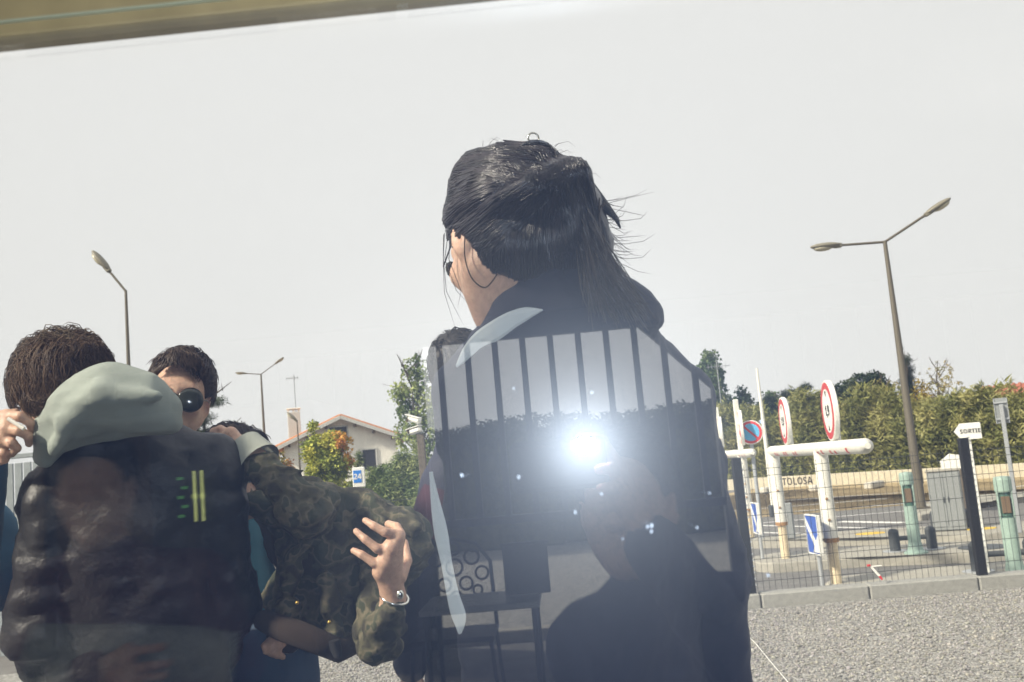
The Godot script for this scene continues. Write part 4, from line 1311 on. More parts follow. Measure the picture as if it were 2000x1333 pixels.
func car_park() -> void:
	var bar := barrier("large white height barrier carrying two round signs", [[Vector3(3.76, -0.36, -15.07)], [Vector3(3.602, -0.38, -12.155)]], 1.2, Vector3(3.76, 1.22, -15.07), Vector3(3.5, 1.22, -10.25), 0.08)
	var dir := Vector3(3.5 - 3.76, 0, 15.07 - 10.25).normalized()
	var rng := RandomNumberGenerator.new()
	rng.seed = 3
	for k in 11:
		var z: float = [-14.55, -14.4, -13.95, -13.8, -13.35, -13.2, -12.0, -11.8, -11.4, -11.2, -10.7][k]
		var c := Vector3(3.76 + (z + 15.07) * (3.5 - 3.76) / (15.07 - 10.25), 1.22, z) - bar.position
		# the patches sit low on the side that looks at the camera's left and front
		red_patch(bar, c, dir, 0.0815, -1.0, -0.05 - rng.randf() * 0.35, 0.035)
	for q in [[-13.95, "round red ringed height limit sign on the far end of the large barrier", 0.335], [-11.45, "larger looking round height limit sign near the middle of the large barrier", 0.35]]:
		var z: float = q[0]
		var x := 3.76 + (z + 15.07) * (3.5 - 3.76) / (15.07 - 10.25)
		var o := thing("height_limit_sign", q[1], "road sign", Vector3(x, 1.28, z), 0, "height limit signs on the barriers")
		var pole := Mb.new()
		pole.bx(Vector3(0.055, 0.3, 0), Vector3(0.04, 0.66, 0.06), 0.005)
		part("bracket", pole.done(), M.white_steel, o)
		round_sign(o, Vector3(0, 0.015 + q[2], 0), deg_to_rad(-96), q[2], M.sign_white, "1,9")
	var bar2 := barrier("smaller looking white height barrier farther back by the woman's arm", [[Vector3(4.168, -0.36, -19.1)]], 1.2, Vector3(4.35, 1.21, -22.4), Vector3(4.09, 1.21, -17.9), 0.08)
	for z in [-18.3, -18.6, -18.9, -20.4, -20.7]:
		red_patch(bar2, Vector3(4.16 + (z + 19.1) * -0.058, 1.21, z) - bar2.position, Vector3(-0.058, 0, 1).normalized(), 0.0815, -0.9, -0.2, 0.03)
	for q in [[-18.7, "edge of a round sign seen side on, right end of the far barrier"], [-21.4, "edge of a round sign seen side on, left end of the far barrier"]]:
		var z: float = q[0]
		var o := thing("height_limit_sign", q[1], "road sign", Vector3(4.16 + (z + 19.1) * -0.058, 1.3, z), 0, "height limit signs on the barriers")
		var pole := Mb.new()
		pole.bx(Vector3(-0.06, 0.45, 0), Vector3(0.09, 0.95, 0.09), 0.01)
		part("bracket", pole.done(), M.white_steel, o)
		round_sign(o, Vector3(0, 0.06 + 0.33, 0), deg_to_rad(-102), 0.33, M.sign_white, "1,9")
	# no parking sign
	var np := Vector3(4.2759, 1.5878, -18.6000)
	var o := thing("no_parking_sign", "round blue no parking sign with a red slash behind the far barrier", "road sign", Vector3(np.x, -0.5, np.z))
	var pm := Mb.new()
	pm.bar(Vector3(0, 0, -0.06), Vector3(0, np.y + 0.5 + 0.1, -0.06), 0.035, 10)
	part("pole", pm.done(), M.steel, o)
	round_sign(o, Vector3(0, np.y + 0.5, 0), deg_to_rad(-22), 0.225, M.sign_blue, "", true)
	# thin white mast
	o = thing("mast", "tall thin white mast rising behind the height barriers", "mast", Vector3(6.333, -0.5, -26.03))
	var mm := Mb.new()
	mm.tube([Vector3.ZERO, Vector3(0, 2.3, 0), Vector3(0, 3.85, 0)], [0.055, 0.05, 0.03], 10)
	part("pole", mm.done(), M.white_steel, o)
	var mf := Mb.new()
	mf.bx(Vector3(0, 0.15, 0), Vector3(0.22, 0.3, 0.22), 0.02)
	part("foot", mf.done(), M.dark_grey, o)
	# two blue and white marker signs
	for q in [[Vector3(3.399, -0.38, -12.05), 0.79, 1.0, "blue and white bent marker sign by the near barrier post", -1.53], [Vector3(3.482, -0.36, -15.34), 0.80, 1.0, "blue and white bent marker sign on the nose of the island", -1.6]]:
		o = thing("marker_sign", q[3], "road sign", q[0], q[4], "blue and white marker signs")
		var h: float = q[1]
		var p1 := Mb.new()
		p1.bar(Vector3.ZERO, Vector3(0, 0.42, 0), 0.025, 8)
		part("pole", p1.done(), M.steel, o)
		var pb := Mb.new()
		pb.bx(Vector3(0, 0.6, 0.03), Vector3(0.42, 0.44, 0.03), 0.012)
		var sp := part("sign_panel", pb.done(), M.deep_blue, o)
		var ar := Mb.new()   # the white arrow slanting down
		ar.prism([Vector2(-0.2, 0.8), Vector2(-0.2, 0.72), Vector2(0.06, 0.46), Vector2(0.12, 0.52)], Transform3D(Basis(), Vector3(0, 0, 0.046)), 0.004)
		ar.prism([Vector2(-0.02, 0.4), Vector2(0.19, 0.4), Vector2(0.19, 0.6)], Transform3D(Basis(), Vector3(0, 0, 0.0465)), 0.004)
		part("arrow_mark", ar.done(), M.sign_white, sp)
		var rim := Mb.new()
		for e in [-1.0, 1.0]:
			rim.bx(Vector3(0.217 * e, 0.6, 0.03), Vector3(0.014, 0.46, 0.045), 0.003)
			rim.bx(Vector3(0, 0.6 + 0.227 * e, 0.03), Vector3(0.42, 0.014, 0.045), 0.003)
		part("sign_rim", rim.done(), M.sign_white, sp)
	# cabinets
	o = thing("utility_cabinet", "slim grey cabinet panel behind the far barrier post", "cabinet", Vector3(4.608, -0.36, -18.12), -0.3)
	var cb := Mb.new()
	cb.bx(Vector3(0, 0.32, 0), Vector3(0.26, 0.62, 0.2), 0.012)
	part("cabinet_body", cb.done(), M.cabinet, o)
	var hn := Mb.new()
	hn.bx(Vector3(-0.02, 0.38, 0.108), Vector3(0.1, 0.14, 0.012), 0.003)
	part("label_plate", hn.done(), M.sign_white, o)
	o = thing("utility_cabinet", "big grey double door cabinet on the island right of the lamp", "cabinet", Vector3(7.096, -0.36, -17.12), -0.42)
	cb = Mb.new()
	cb.bx(Vector3(0, 0.5, 0), Vector3(0.52, 0.98, 0.34), 0.015)
	part("cabinet_body", cb.done(), M.cabinet, o)
	var tp := Mb.new()
	tp.bx(Vector3(0, 1.005, 0), Vector3(0.56, 0.035, 0.38), 0.01)
	part("cabinet_top", tp.done(), M.concrete, o)
	for e in [-1.0, 1.0]:
		var dr := Mb.new()
		dr.bx(Vector3(0.13 * e, 0.51, 0.172), Vector3(0.235, 0.88, 0.02), 0.006)
		var dp := part("door", dr.done(), M.cabinet, o)
		var hd := Mb.new()
		hd.bx(Vector3(0.035 * e, 0.52, 0.188), Vector3(0.018, 0.1, 0.016), 0.004)
		part("handle", hd.done(), M.dark_grey, dp)
	# ticket meter behind the cabinet
	o = thing("ticket_machine", "white box ticket meter on a thin post behind the big cabinet", "ticket machine", Vector3(9.4, -0.5, -21.9), -0.3)
	var tm := Mb.new()
	tm.bar(Vector3(0.06, 0, 0), Vector3(0.06, 0.75, 0), 0.03, 8)
	part("post", tm.done(), M.bark, o)
	var tb := Mb.new()
	tb.prism([Vector2(-0.3, 0.68), Vector2(0.1, 0.72), Vector2(0.14, 1.25), Vector2(-0.12, 1.3), Vector2(-0.32, 1.15)], Transform3D(Basis(), Vector3(0, 0, -0.12)), 0.24)
	part("housing", tb.done(), M.sign_white, o)
	var tk := Mb.new()
	tk.bx(Vector3(0.1, 0.78, 0.15), Vector3(0.16, 0.38, 0.08), 0.01)
	part("coin_box", tk.done(), M.bark, o)
	# bollards and guard rails
	bollard("tall green bollard on the traffic island left of the cabinet", Vector3(5.39, -0.36, -14.28), 1.14, 0.085)
	bollard("nearest tall green bollard right of the black fence post", Vector3(5.431, -0.38, -11.52), 1.12, 0.085)
	guard_rail("low grey guard rail around the left green bollard", Vector3(5.2609, -0.3600, -14.7087), Vector3(5.7617, -0.3600, -14.6262), 0.33)
	guard_rail("low grey guard rail before the nearest green bollard", Vector3(5.2597, -0.3800, -11.8269) + Vector3(0, 0, -0.25), Vector3(5.8342, -0.3800, -11.6856) + Vector3(0, 0, -0.25), 0.36)
	guard_rail("low grey guard rail before the big grey cabinet", Vector3(6.9426, -0.3600, -17.3572), Vector3(7.4149, -0.3600, -17.2541), 0.33)
	# sign posts at the right edge
	o = thing("rear_sign", "grey back of a rectangular sign on a tall post, right edge", "road sign", Vector3(7.593, -0.36, -15.77), -0.35)
	var gp := Mb.new()
	gp.bx(Vector3(0, 1.0, 0), Vector3(0.06, 2.0, 0.05), 0.006)
	part("pole", gp.done(), M.steel, o)
	var gb := Mb.new()
	gb.bx(Vector3(0, 1.9, -0.06), Vector3(0.2, 0.4, 0.015), 0.004)
	part("sign_panel", gb.done(), M.grey, o)
	for e in [-1.0, 1.0]:
		var gr := Mb.new()
		gr.bx(Vector3(0, 1.9 + 0.13 * e, -0.035), Vector3(0.2, 0.03, 0.03), 0.004)
		gr.bx(Vector3(0.094 * e, 1.9, -0.046), Vector3(0.012, 0.4, 0.024), 0.002)
		part("bracket", gr.done(), M.steel, o)
	o = thing("exit_sign", "white arrow shaped sign reading SORTIE above the black fence post", "sign", Vector3(5.2208, -0.3800, -11.6929) + Vector3(0, 0, 0), -0.33)
	var ep := Mb.new()
	ep.bx(Vector3(-0.02, 0.82, 0), Vector3(0.045, 1.64, 0.045), 0.005)
	part("pole", ep.done(), M.sign_white, o)
	var eb := Mb.new()
	eb.prism([Vector2(-0.17, 1.66), Vector2(-0.1, 1.56), Vector2(0.11, 1.56), Vector2(0.12, 1.57), Vector2(0.12, 1.74), Vector2(0.11, 1.75), Vector2(-0.1, 1.75)].map(func(q): return q + Vector2(0.0, 0.0)), Transform3D(Basis(), Vector3(0, 0, 0.024)), 0.03)
	var ebp := part("sign_panel", eb.done(), M.sign_white, o)
	var et := part("lettering", text_mesh("SORTIE", 0.048), M.black, ebp, Vector3.ZERO, true)
	et.position = Vector3(0.005, 1.655, 0.056)
	# street lamps
	street_lamp("tall double armed street lamp standing in the car park at right", Vector3(8.82, -0.36, -22.7), 6.1461, deg_to_rad(-4), [[-1.02, 0.0], [1.02, 0.52]], 0.11)
	street_lamp("double armed street lamp far away above the camouflage jacket", Vector3(-16.5681, -0.0621, -64.6975) * Vector3(1, 0, 1) + Vector3(0, -0.5, 0), 9.3712, 0.0, [[-1.0, 0.12], [1.0, 0.6]], 0.13)
	var ll := Vector3(-9.5245, 1.3224, -24.1933) 
	var lt := Vector3(-9.1785, 6.3691, -23.5468)
	street_lamp("street lamp with one bent arm rising behind the curly haired boy", Vector3(lt.x, -0.5, lt.z), lt.y + 0.5, deg_to_rad(-8), [[-0.42, 0.53]], 0.075)
	o = street_lamp("small short street lamp between the big lamp and the house chimney", Vector3(-11.2143, 1.1101, -50.4329) * Vector3(1, 0, 1) + Vector3(0, -0.5, 0), 5.1329, 0.0, [[-0.02, 0.02]], 0.07)
	# number sign and camera post beyond the jacket
	var ns := Vector3(-2.1721, 1.3859, -13.0952)
	o = thing("number_sign", "small blue and white sign reading 24 above the camouflage jacket", "sign", Vector3(ns.x, -0.5, ns.z), 0.1)
	var nb := Mb.new()
	nb.bx(Vector3(0.02, ns.y + 0.5 - 0.02, -0.06), Vector3(0.16, 0.26, 0.12), 0.008)
	part("sign_box", nb.done(), M.sign_white, o)
	var nf := Mb.new()
	nf.bx(Vector3(0.005, ns.y + 0.5 - 0.01, 0.002), Vector3(0.105, 0.16, 0.008), 0.002)
	var nfp := part("blue_face", nf.done(), M.number_blue, o)
	var nt := part("lettering", text_mesh("24", 0.07), M.sign_white, nfp, Vector3.ZERO, true)
	nt.position = Vector3(0.005, ns.y + 0.49, 0.007)
	var npl := Mb.new()
	npl.bar(Vector3(0.02, 0, -0.06), Vector3(0.02, ns.y + 0.36, -0.06), 0.03, 8)
	part("pole", npl.done(), M.steel, o)
	var cp := Vector3(-1.5451, 2.0225, -15.0300)
	o = thing("camera_post", "grey post that carries two white security cameras", "post", Vector3(cp.x, -0.5, cp.z))
	var cpm := Mb.new()
	cpm.bx(Vector3(0.05, (cp.y + 0.5) * 0.5 - 0.04, 0), Vector3(0.11, cp.y + 0.42, 0.11), 0.01)
	part("post_body", cpm.done(), M.bark, o)
	var cj := Mb.new()
	cj.bx(Vector3(0.05, cp.y + 0.5, 0), Vector3(0.04, 0.24, 0.04), 0.006)
	part("bracket", cj.done(), M.grey, o)
	for q in [[0.14, "upper white security camera tilted down to the left", -0.33, -0.4], [-0.03, "lower white security camera pointing left", 0.18, -0.5]]:
		var c := thing("security_camera", q[1], "security camera", Vector3(cp.x - 0.02, cp.y + q[0], cp.z), 0.0, "security cameras on the post")
		var bs := Basis(Vector3.UP, q[3]) * Basis(Vector3.BACK, q[2])
		var cb2 := Mb.new()
		cb2.box(Transform3D(bs, Vector3(0, 0, 0.03)), Vector3(0.21, 0.085, 0.1), 0.025)
		part("housing", cb2.done(), M.sign_white, c)
		var hd := Mb.new()
		hd.box(Transform3D(bs, Vector3(-0.02, 0.05, 0.03)), Vector3(0.25, 0.012, 0.115), 0.004)
		part("sun_hood", hd.done(), M.sign_white, c)
		var ln := Mb.new()
		ln.box(Transform3D(bs, Vector3(-0.107, 0, 0.03)), Vector3(0.006, 0.06, 0.075), 0.002)
		part("lens_window", ln.done(), M.brown_glass, c)
		var br := Mb.new()
		br.bar(bs * Vector3(0.04, -0.03, 0.03), Vector3(0.06, -0.1, 0.0), 0.014, 8)
		part("mount", br.done(), M.grey, c)
	# slatted panel fence at the far left
	o = thing("slat_fence", "grey board fence with light gaps behind the smoking hand", "fence", Vector3(0, -0.5, 0))
	var fl := Vector3(-6.5571, 2.0527, -13.0098)
	for k in range(-4, 12):
		var b := Mb.new()
		b.bx(Vector3(fl.x + 0.118 * (k - 2), (fl.y + 0.5) / 2 - 0.06, fl.z), Vector3(0.094, fl.y + 0.38, 0.03), 0.004)
		part("board", b.done(), M.slat_grey, o)
	for y in [0.4, 1.2]:
		var b := Mb.new()
		b.bx(Vector3(fl.x + 0.25, y, fl.z - 0.05), Vector3(2.0, 0.08, 0.05), 0.004)
		part("rail", b.done(), M.slat_grey, o)
	var tr := Mb.new()
	tr.bx(Vector3(fl.x + 0.25, fl.y + 0.5 - 0.03, fl.z), Vector3(2.0, 0.06, 0.07), 0.006)
	part("top_rail", tr.done(), M.slat_grey, o)

func fence() -> void:
	var o := thing("wire_fence", "dark welded wire mesh fence standing on the kerb", "fence", Vector3(1.853, 0.1, -8.47), -0.045)
	for k in range(-2, 4):
		var x := -0.06 + 1.88 * k
		var mb := Mb.new()
		mb.bx(Vector3(x, 0.56, 0.02), Vector3(0.075, 1.14, 0.06), 0.004)
		var p := part("post", mb.done(), M.fence, o)
		var cl := Mb.new()
		for q in 22: cl.bx(Vector3(x + 0.041, 0.08 + 0.05 * q, 0.04), Vector3(0.012, 0.014, 0.02))
		part("clips", cl.done(), M.steel, p)
		p.get_child(0).set_meta("kind", "stuff")
	var n := 0
	for k in range(-30, 112):
		var x := 0.05 * k + 0.0
		if x > -0.02 and fmod(absf(x + 0.06), 1.88) < 0.04: continue
		var w := Mb.new()
		w.bar(Vector3(x, 0.02, 0), Vector3(x, 1.06, 0), 0.0018, 5)
		part("wire", w.done(), M.wire, o)
	for y in [0.1, 0.28, 0.46, 0.64, 0.82, 0.96, 1.02]:
		var w := Mb.new()
		w.bar(Vector3(-3.8, y, 0.004), Vector3(5.6, y, 0.004), 0.0023, 5)
		part("rail_wire", w.done(), M.wire, o)
	# scrap of barrier tape tied to the mesh
	var tp := Vector3(2.7514, 0.2631, -8.3400)
	var t := thing("tape_scrap", "scrap of red and white barrier tape caught on the fence", "tape", tp)
	var a := Mb.new()
	a.quad(Vector3(0, 0, 0), Vector3(0.014, 0.006, 0.004), Vector3(0.08, -0.085, 0.015), Vector3(0.06, -0.09, 0.01))
	a.quad(Vector3(0, 0.0, 0), Vector3(0.012, -0.012, 0.002), Vector3(0.1, -0.008, 0.012), Vector3(0.1, 0.0, 0.008))
	part("white_strip", a.done(), M.sign_white, t)
	var b := Mb.new()
	b.bx(Vector3(-0.004, 0.004, 0.004), Vector3(0.03, 0.018, 0.012), 0.003)
	b.quad(Vector3(0.06, -0.088, 0.012), Vector3(0.08, -0.083, 0.017), Vector3(0.092, -0.115, 0.02), Vector3(0.08, -0.12, 0.014))
	part("red_end", b.done(), M.sign_red, t)

# ------------------------------------------------------------------ the glass screen, and the terrace behind the photographer that it mirrors
func gthing(called: String, label: String, category: String, at: Vector3, group := "") -> Node3D:
	return thing(called, label, category, glass * at, deg_to_rad(-2.0), group)

func shelter() -> void:
	var w := gthing("glass_screen", "large glass window screen under an olive metal top rail, reflecting the terrace", "window", Vector3(0, 0, -0.6))
	var rl := Mb.new()
	rl.bx(Vector3(0, 1.701, -0.02), Vector3(4.6, 0.12, 0.09), 0.004)
	part("top_rail", rl.done(), M.rail_olive, w)
	var lip := Mb.new()
	lip.bx(Vector3(0, 1.6206, 0.0), Vector3(4.6, 0.0405, 0.024), 0.001)
	part("glazing_bead", lip.done(), M.rail_olive, w)
	var gk := Mb.new()
	gk.bx(Vector3(0, 1.6085, 0.0135), Vector3(4.6, 0.0013, 0.003))
	part("seal", gk.done(), M.gasket, w)
	var bt := Mb.new()
	bt.bx(Vector3(0, 0.08, -0.02), Vector3(4.6, 0.16, 0.09), 0.004)
	part("bottom_rail", bt.done(), M.rail_olive, w)
	for e in [-1.0, 1.0]:
		var ps := Mb.new()
		ps.bx(Vector3(2.255 * e, 0.8795, -0.02), Vector3(0.09, 1.438, 0.09), 0.004)
		part("side_post", ps.done(), M.rail_olive, w)
	for k in 4:
		var gb := Mb.new()
		gb.bx(Vector3(0, 0.8795, -0.0055 * k), Vector3(4.418, 1.438, 0.004))
		part("glass_pane", gb.done(), M.glass, w)
	var df := Mb.new()
	df.quad(Vector3(-2.2, 0.17, 0.006), Vector3(2.2, 0.17, 0.006), Vector3(2.2, 1.6, 0.006), Vector3(-2.2, 1.6, 0.006))
	part("dust_film", df.done(), M.dust, w)
	var df2 := Mb.new()
	df2.quad(Vector3(-2.2, 0.17, 0.008), Vector3(2.2, 0.17, 0.008), Vector3(2.2, 1.6, 0.008), Vector3(-2.2, 1.6, 0.008))
	part("grime_film", df2.done(), M.grime, w)
	var rng := RandomNumberGenerator.new()
	rng.seed = 8
	var dr := Mb.new()
	for k in 20:
		var p := Vector3(0.03 + rng.randfn() * 0.055, 1.24 + rng.randfn() * 0.06, 0.0045)
		if k > 16: p = Vector3(rng.randf_range(-0.03, 0.11), rng.randf_range(1.16, 1.3), 0.0045)
		var r := rng.randf_range(0.0003, 0.0008)
		dr.ball(p, Vector3(r, r * rng.randf_range(1.0, 2.2), 0.0008), Basis(Vector3.BACK, rng.randf_range(-0.4, 0.4)), 4, 8)
	part("dried_drops", dr.done(), M.drop, w, Vector3.ZERO, true)
	# roof over the terrace, its posts and floor
	var rf := gthing("canopy", "dark flat canopy roof over the terrace behind the camera", "canopy", Vector3(0, 0, 0))
	var rb := Mb.new()
	rb.bx(Vector3(0, 2.52, 2.85), Vector3(9.6, 0.12, 7.1), 0.01)
	part("roof", rb.done(), M.canopy, rf)
	var eb := Mb.new()
	eb.bx(Vector3(0, 2.37, 6.3), Vector3(9.4, 0.176, 0.12), 0.01)
	part("beam", eb.done(), M.canopy, rf)
	for q in [Vector3(-4.6, 1.22, 6.3), Vector3(4.6, 1.22, 6.3), Vector3(-4.6, 1.22, -0.55), Vector3(4.6, 1.22, -0.55)]:
		var pb := Mb.new()
		pb.bx(q, Vector3(0.12, 2.46 if q.z < 0 else 2.44, 0.12), 0.01)
		part("post", pb.done(), M.canopy, rf)
	var fl := struct("terrace_floor", slab([Vector2(-4.8, -0.5), Vector2(4.8, -0.5), Vector2(4.8, 6.4), Vector2(-4.8, 6.4)], -0.05, 0.012, 0.004), M.terrace, "dark terrace floor behind the window", Vector3.ZERO)
	fl.rotation.y = deg_to_rad(-2.0)
	var kb := Mb.new()
	kb.bx(Vector3(0, 0.04, 6.6), Vector3(9.6, 0.1, 0.16), 0.01)
	var ks := struct("kerb", kb.done(), M.concrete, "pale kerb along the rear edge of the terrace", Vector3.ZERO)
	ks.rotation.y = deg_to_rad(-2.0)
	var sc := gthing("slat_screen", "screen of dark upright bars under the canopy edge, mirrored in the glass", "screen", Vector3(0, 0, 6.3))
	for k in range(-19, 20):
		var b := Mb.new()
		b.bx(Vector3(0.45 + 0.212 * k, 1.62, 0), Vector3(0.046, 1.32, 0.05), 0.004)
		part("bar", b.done(), M.dark_bar, sc)
	var br := Mb.new()
	br.bx(Vector3(0.4, 0.93, 0), Vector3(8.4, 0.06, 0.06), 0.005)
	part("bottom_rail", br.done(), M.dark_bar, sc)
	var rw := gthing("rear_wall", "dark rear wall panels either side of the barred opening", "wall", Vector3(0, 0, 6.42))
	for q in [[-4.55, -3.3], [-2.5, -0.98], [1.22, 4.55]]:
		var wb := Mb.new()
		wb.bx(Vector3((q[0] + q[1]) * 0.5, 1.2, 0.03), Vector3(q[1] - q[0], 2.4, 0.1), 0.004)
		part("panel", wb.done(), M.panel_dark, rw)
	var ws := Mb.new()   # the sloping side of the awning
	ws.prism([Vector2(0.62, 2.4), Vector2(1.22, 1.78), Vector2(1.22, 2.4)], Transform3D(Basis(), Vector3(0, 0, -0.02)), 0.1)
	part("panel", ws.done(), M.panel_dark, rw)
	var wu := Mb.new()
	wu.bx(Vector3(-2.9, 2.18, 0.03), Vector3(0.795, 0.44, 0.1), 0.004)
	part("panel", wu.done(), M.panel_dark, rw)
	# hedge beyond the terrace
	var h := gthing("rear_hedge", "dark hedge beyond the terrace, mirrored in the glass", "hedge", Vector3(0, 0, 15.5))
	var core := Mb.new()
	var bl := []
	for k in 26:
		var x := -10.0 + 0.8 * k
		core.bx(Vector3(x, 0.96, 0.2), Vector3(0.82, 1.92 + 0.06 * sin(k * 2.3), 0.6), 0.05)
		bl.push_back([Vector3(x, 1.92 + 0.05 * sin(k * 1.7), -0.1), Vector3(0.75, 0.2, 0.5), 330])
		bl.push_back([Vector3(x, 0.95, -0.2), Vector3(0.75, 0.95, 0.4), 120])
	part("inner_branches", core.done(), M.hedge_core, h)
	crown(h, "foliage", bl, "broad", 0.085, [Color(0.025, 0.035, 0.02), Color(0.05, 0.065, 0.03)], 71)
	# table, board and chair
	var t := gthing("terrace_table", "slim metal terrace table mirrored beside the pale strap", "table", Vector3(-0.42, 0.012, 3.7))
	var tb := Mb.new()
	tb.bx(Vector3(0, 0.665, 0), Vector3(0.56, 0.03, 0.5), 0.006)
	part("table_top", tb.done(), M.steel, t)
	for q in [Vector3(-0.25, 0, -0.22), Vector3(0.25, 0, -0.22), Vector3(-0.25, 0, 0.22), Vector3(0.25, 0, 0.22)]:
		var lg := Mb.new()
		lg.bar(q, q + Vector3(0, 0.65, 0), 0.013, 8)
		part("leg", lg.done(), M.dark_bar, t)
	var bd := gthing("menu_board", "dark board standing on the terrace table", "board", Vector3(-0.2, 0.692, 3.72))
	var bb := Mb.new()
	bb.bx(Vector3(0, 0.12, 0), Vector3(0.22, 0.235, 0.02), 0.004)
	part("board_face", bb.done(), M.panel_dark, bd)
	var fr := Mb.new()
	fr.bx(Vector3(0, 0.245, 0), Vector3(0.24, 0.014, 0.03), 0.003)
	part("board_frame", fr.done(), M.dark_bar, bd)
	var c := gthing("garden_chair", "dark metal garden chair with a pierced round pattern back", "chair", Vector3(-0.62, 0.012, 4.35))
	var bk := Mb.new()
	for q in [[0.0, 0.78, 0.045], [0.1, 0.83, 0.04], [-0.1, 0.83, 0.04], [0.06, 0.69, 0.035], [-0.06, 0.69, 0.035], [0.15, 0.74, 0.035], [-0.15, 0.74, 0.035], [0.0, 0.88, 0.035], [0.12, 0.65, 0.025], [-0.12, 0.65, 0.025], [0.0, 0.62, 0.03]]:
		bk.torus(Transform3D(Basis(), Vector3(q[0], q[1], 0)), q[2], 0.007, 16, 6)
	bk.tube([Vector3(-0.21, 0.46, 0), Vector3(-0.2, 0.8, 0), Vector3(-0.13, 0.9, 0), Vector3(0, 0.935, 0), Vector3(0.13, 0.9, 0), Vector3(0.2, 0.8, 0), Vector3(0.21, 0.46, 0)], [0.011, 0.011, 0.011, 0.011, 0.011, 0.011, 0.011], 8)
	part("backrest", bk.done(), M.dark_bar, c)
	var st := Mb.new()
	st.bx(Vector3(0, 0.45, -0.2), Vector3(0.44, 0.025, 0.42), 0.008)
	part("seat", st.done(), M.dark_bar, c)
	for q in [Vector3(-0.2, 0, 0.03), Vector3(0.2, 0, 0.03), Vector3(-0.2, 0, -0.38), Vector3(0.2, 0, -0.38)]:
		var lg := Mb.new()
		lg.bar(q * Vector3(1.15, 1, 1), Vector3(q.x, 0.44, q.z), 0.011, 8)
		part("leg", lg.done(), M.dark_bar, c)
	# kiosk with wooden doors, and a drinks machine with two lit tubes
	var k := gthing("kiosk", "dark kiosk with brown wooden doors behind the camera at left", "kiosk", Vector3(-2.9, 0.012, 4.1))
	var kw := Mb.new()
	kw.bx(Vector3(0, 0.88, 0.4), Vector3(3.2, 1.76, 0.7), 0.01)
	part("wall", kw.done(), M.panel_dark, k)
	for d in range(7):
		var db := Mb.new()
		db.bx(Vector3(1.4 - 0.36 * d, 0.86, 0.035), Vector3(0.3, 1.6, 0.03), 0.008)
		part("door", db.done(), M.dark_wood, k)
	var v := gthing("drinks_machine", "dark drinks machine with two lit yellow green tubes", "vending machine", Vector3(-1.72, 0.012, 3.5))
	var vb := Mb.new()
	vb.bx(Vector3(0, 0.8, 0.2), Vector3(0.5, 1.6, 0.3), 0.015)
	part("cabinet_body", vb.done(), M.panel_dark, v)
	for e in 2:
		var tl := Mb.new()
		tl.bar(Vector3(-0.02 + 0.036 * e, 1.17, 0.02), Vector3(-0.02 + 0.036 * e, 1.41, 0.02), 0.0065, 8)
		part("light_tube", tl.done(), M.tube_glow, v)
		var l := OmniLight3D.new()
		l.name = "tube_light"
		l.position = Vector3(-0.02 + 0.036 * e, 1.29, 0.008)
		l.light_energy = 0.00006
		l.light_size = 0.014
		l.omni_range = 12.0
		l.omni_attenuation = 2.0
		l.shadow_enabled = true
		l.light_color = Color(0.95, 1.0, 0.55)
		v.add_child(l, true)
	var dg := Mb.new()
	for q in 5: dg.bx(Vector3(-0.1 + 0.02 * (q % 2), 1.2 + 0.045 * q, 0.045), Vector3(0.03, 0.014, 0.01), 0.002)
	part("lit_display", dg.done(), M.green_glow, v)

func creases(sd: int) -> FastNoiseLite:
	var n := noise(FastNoiseLite.TYPE_SIMPLEX_SMOOTH, 1.0, sd, 2)
	n.fractal_type = FastNoiseLite.FRACTAL_RIDGED
	n.domain_warp_enabled = true
	n.domain_warp_amplitude = 0.4
	n.domain_warp_frequency = 0.8
	return n

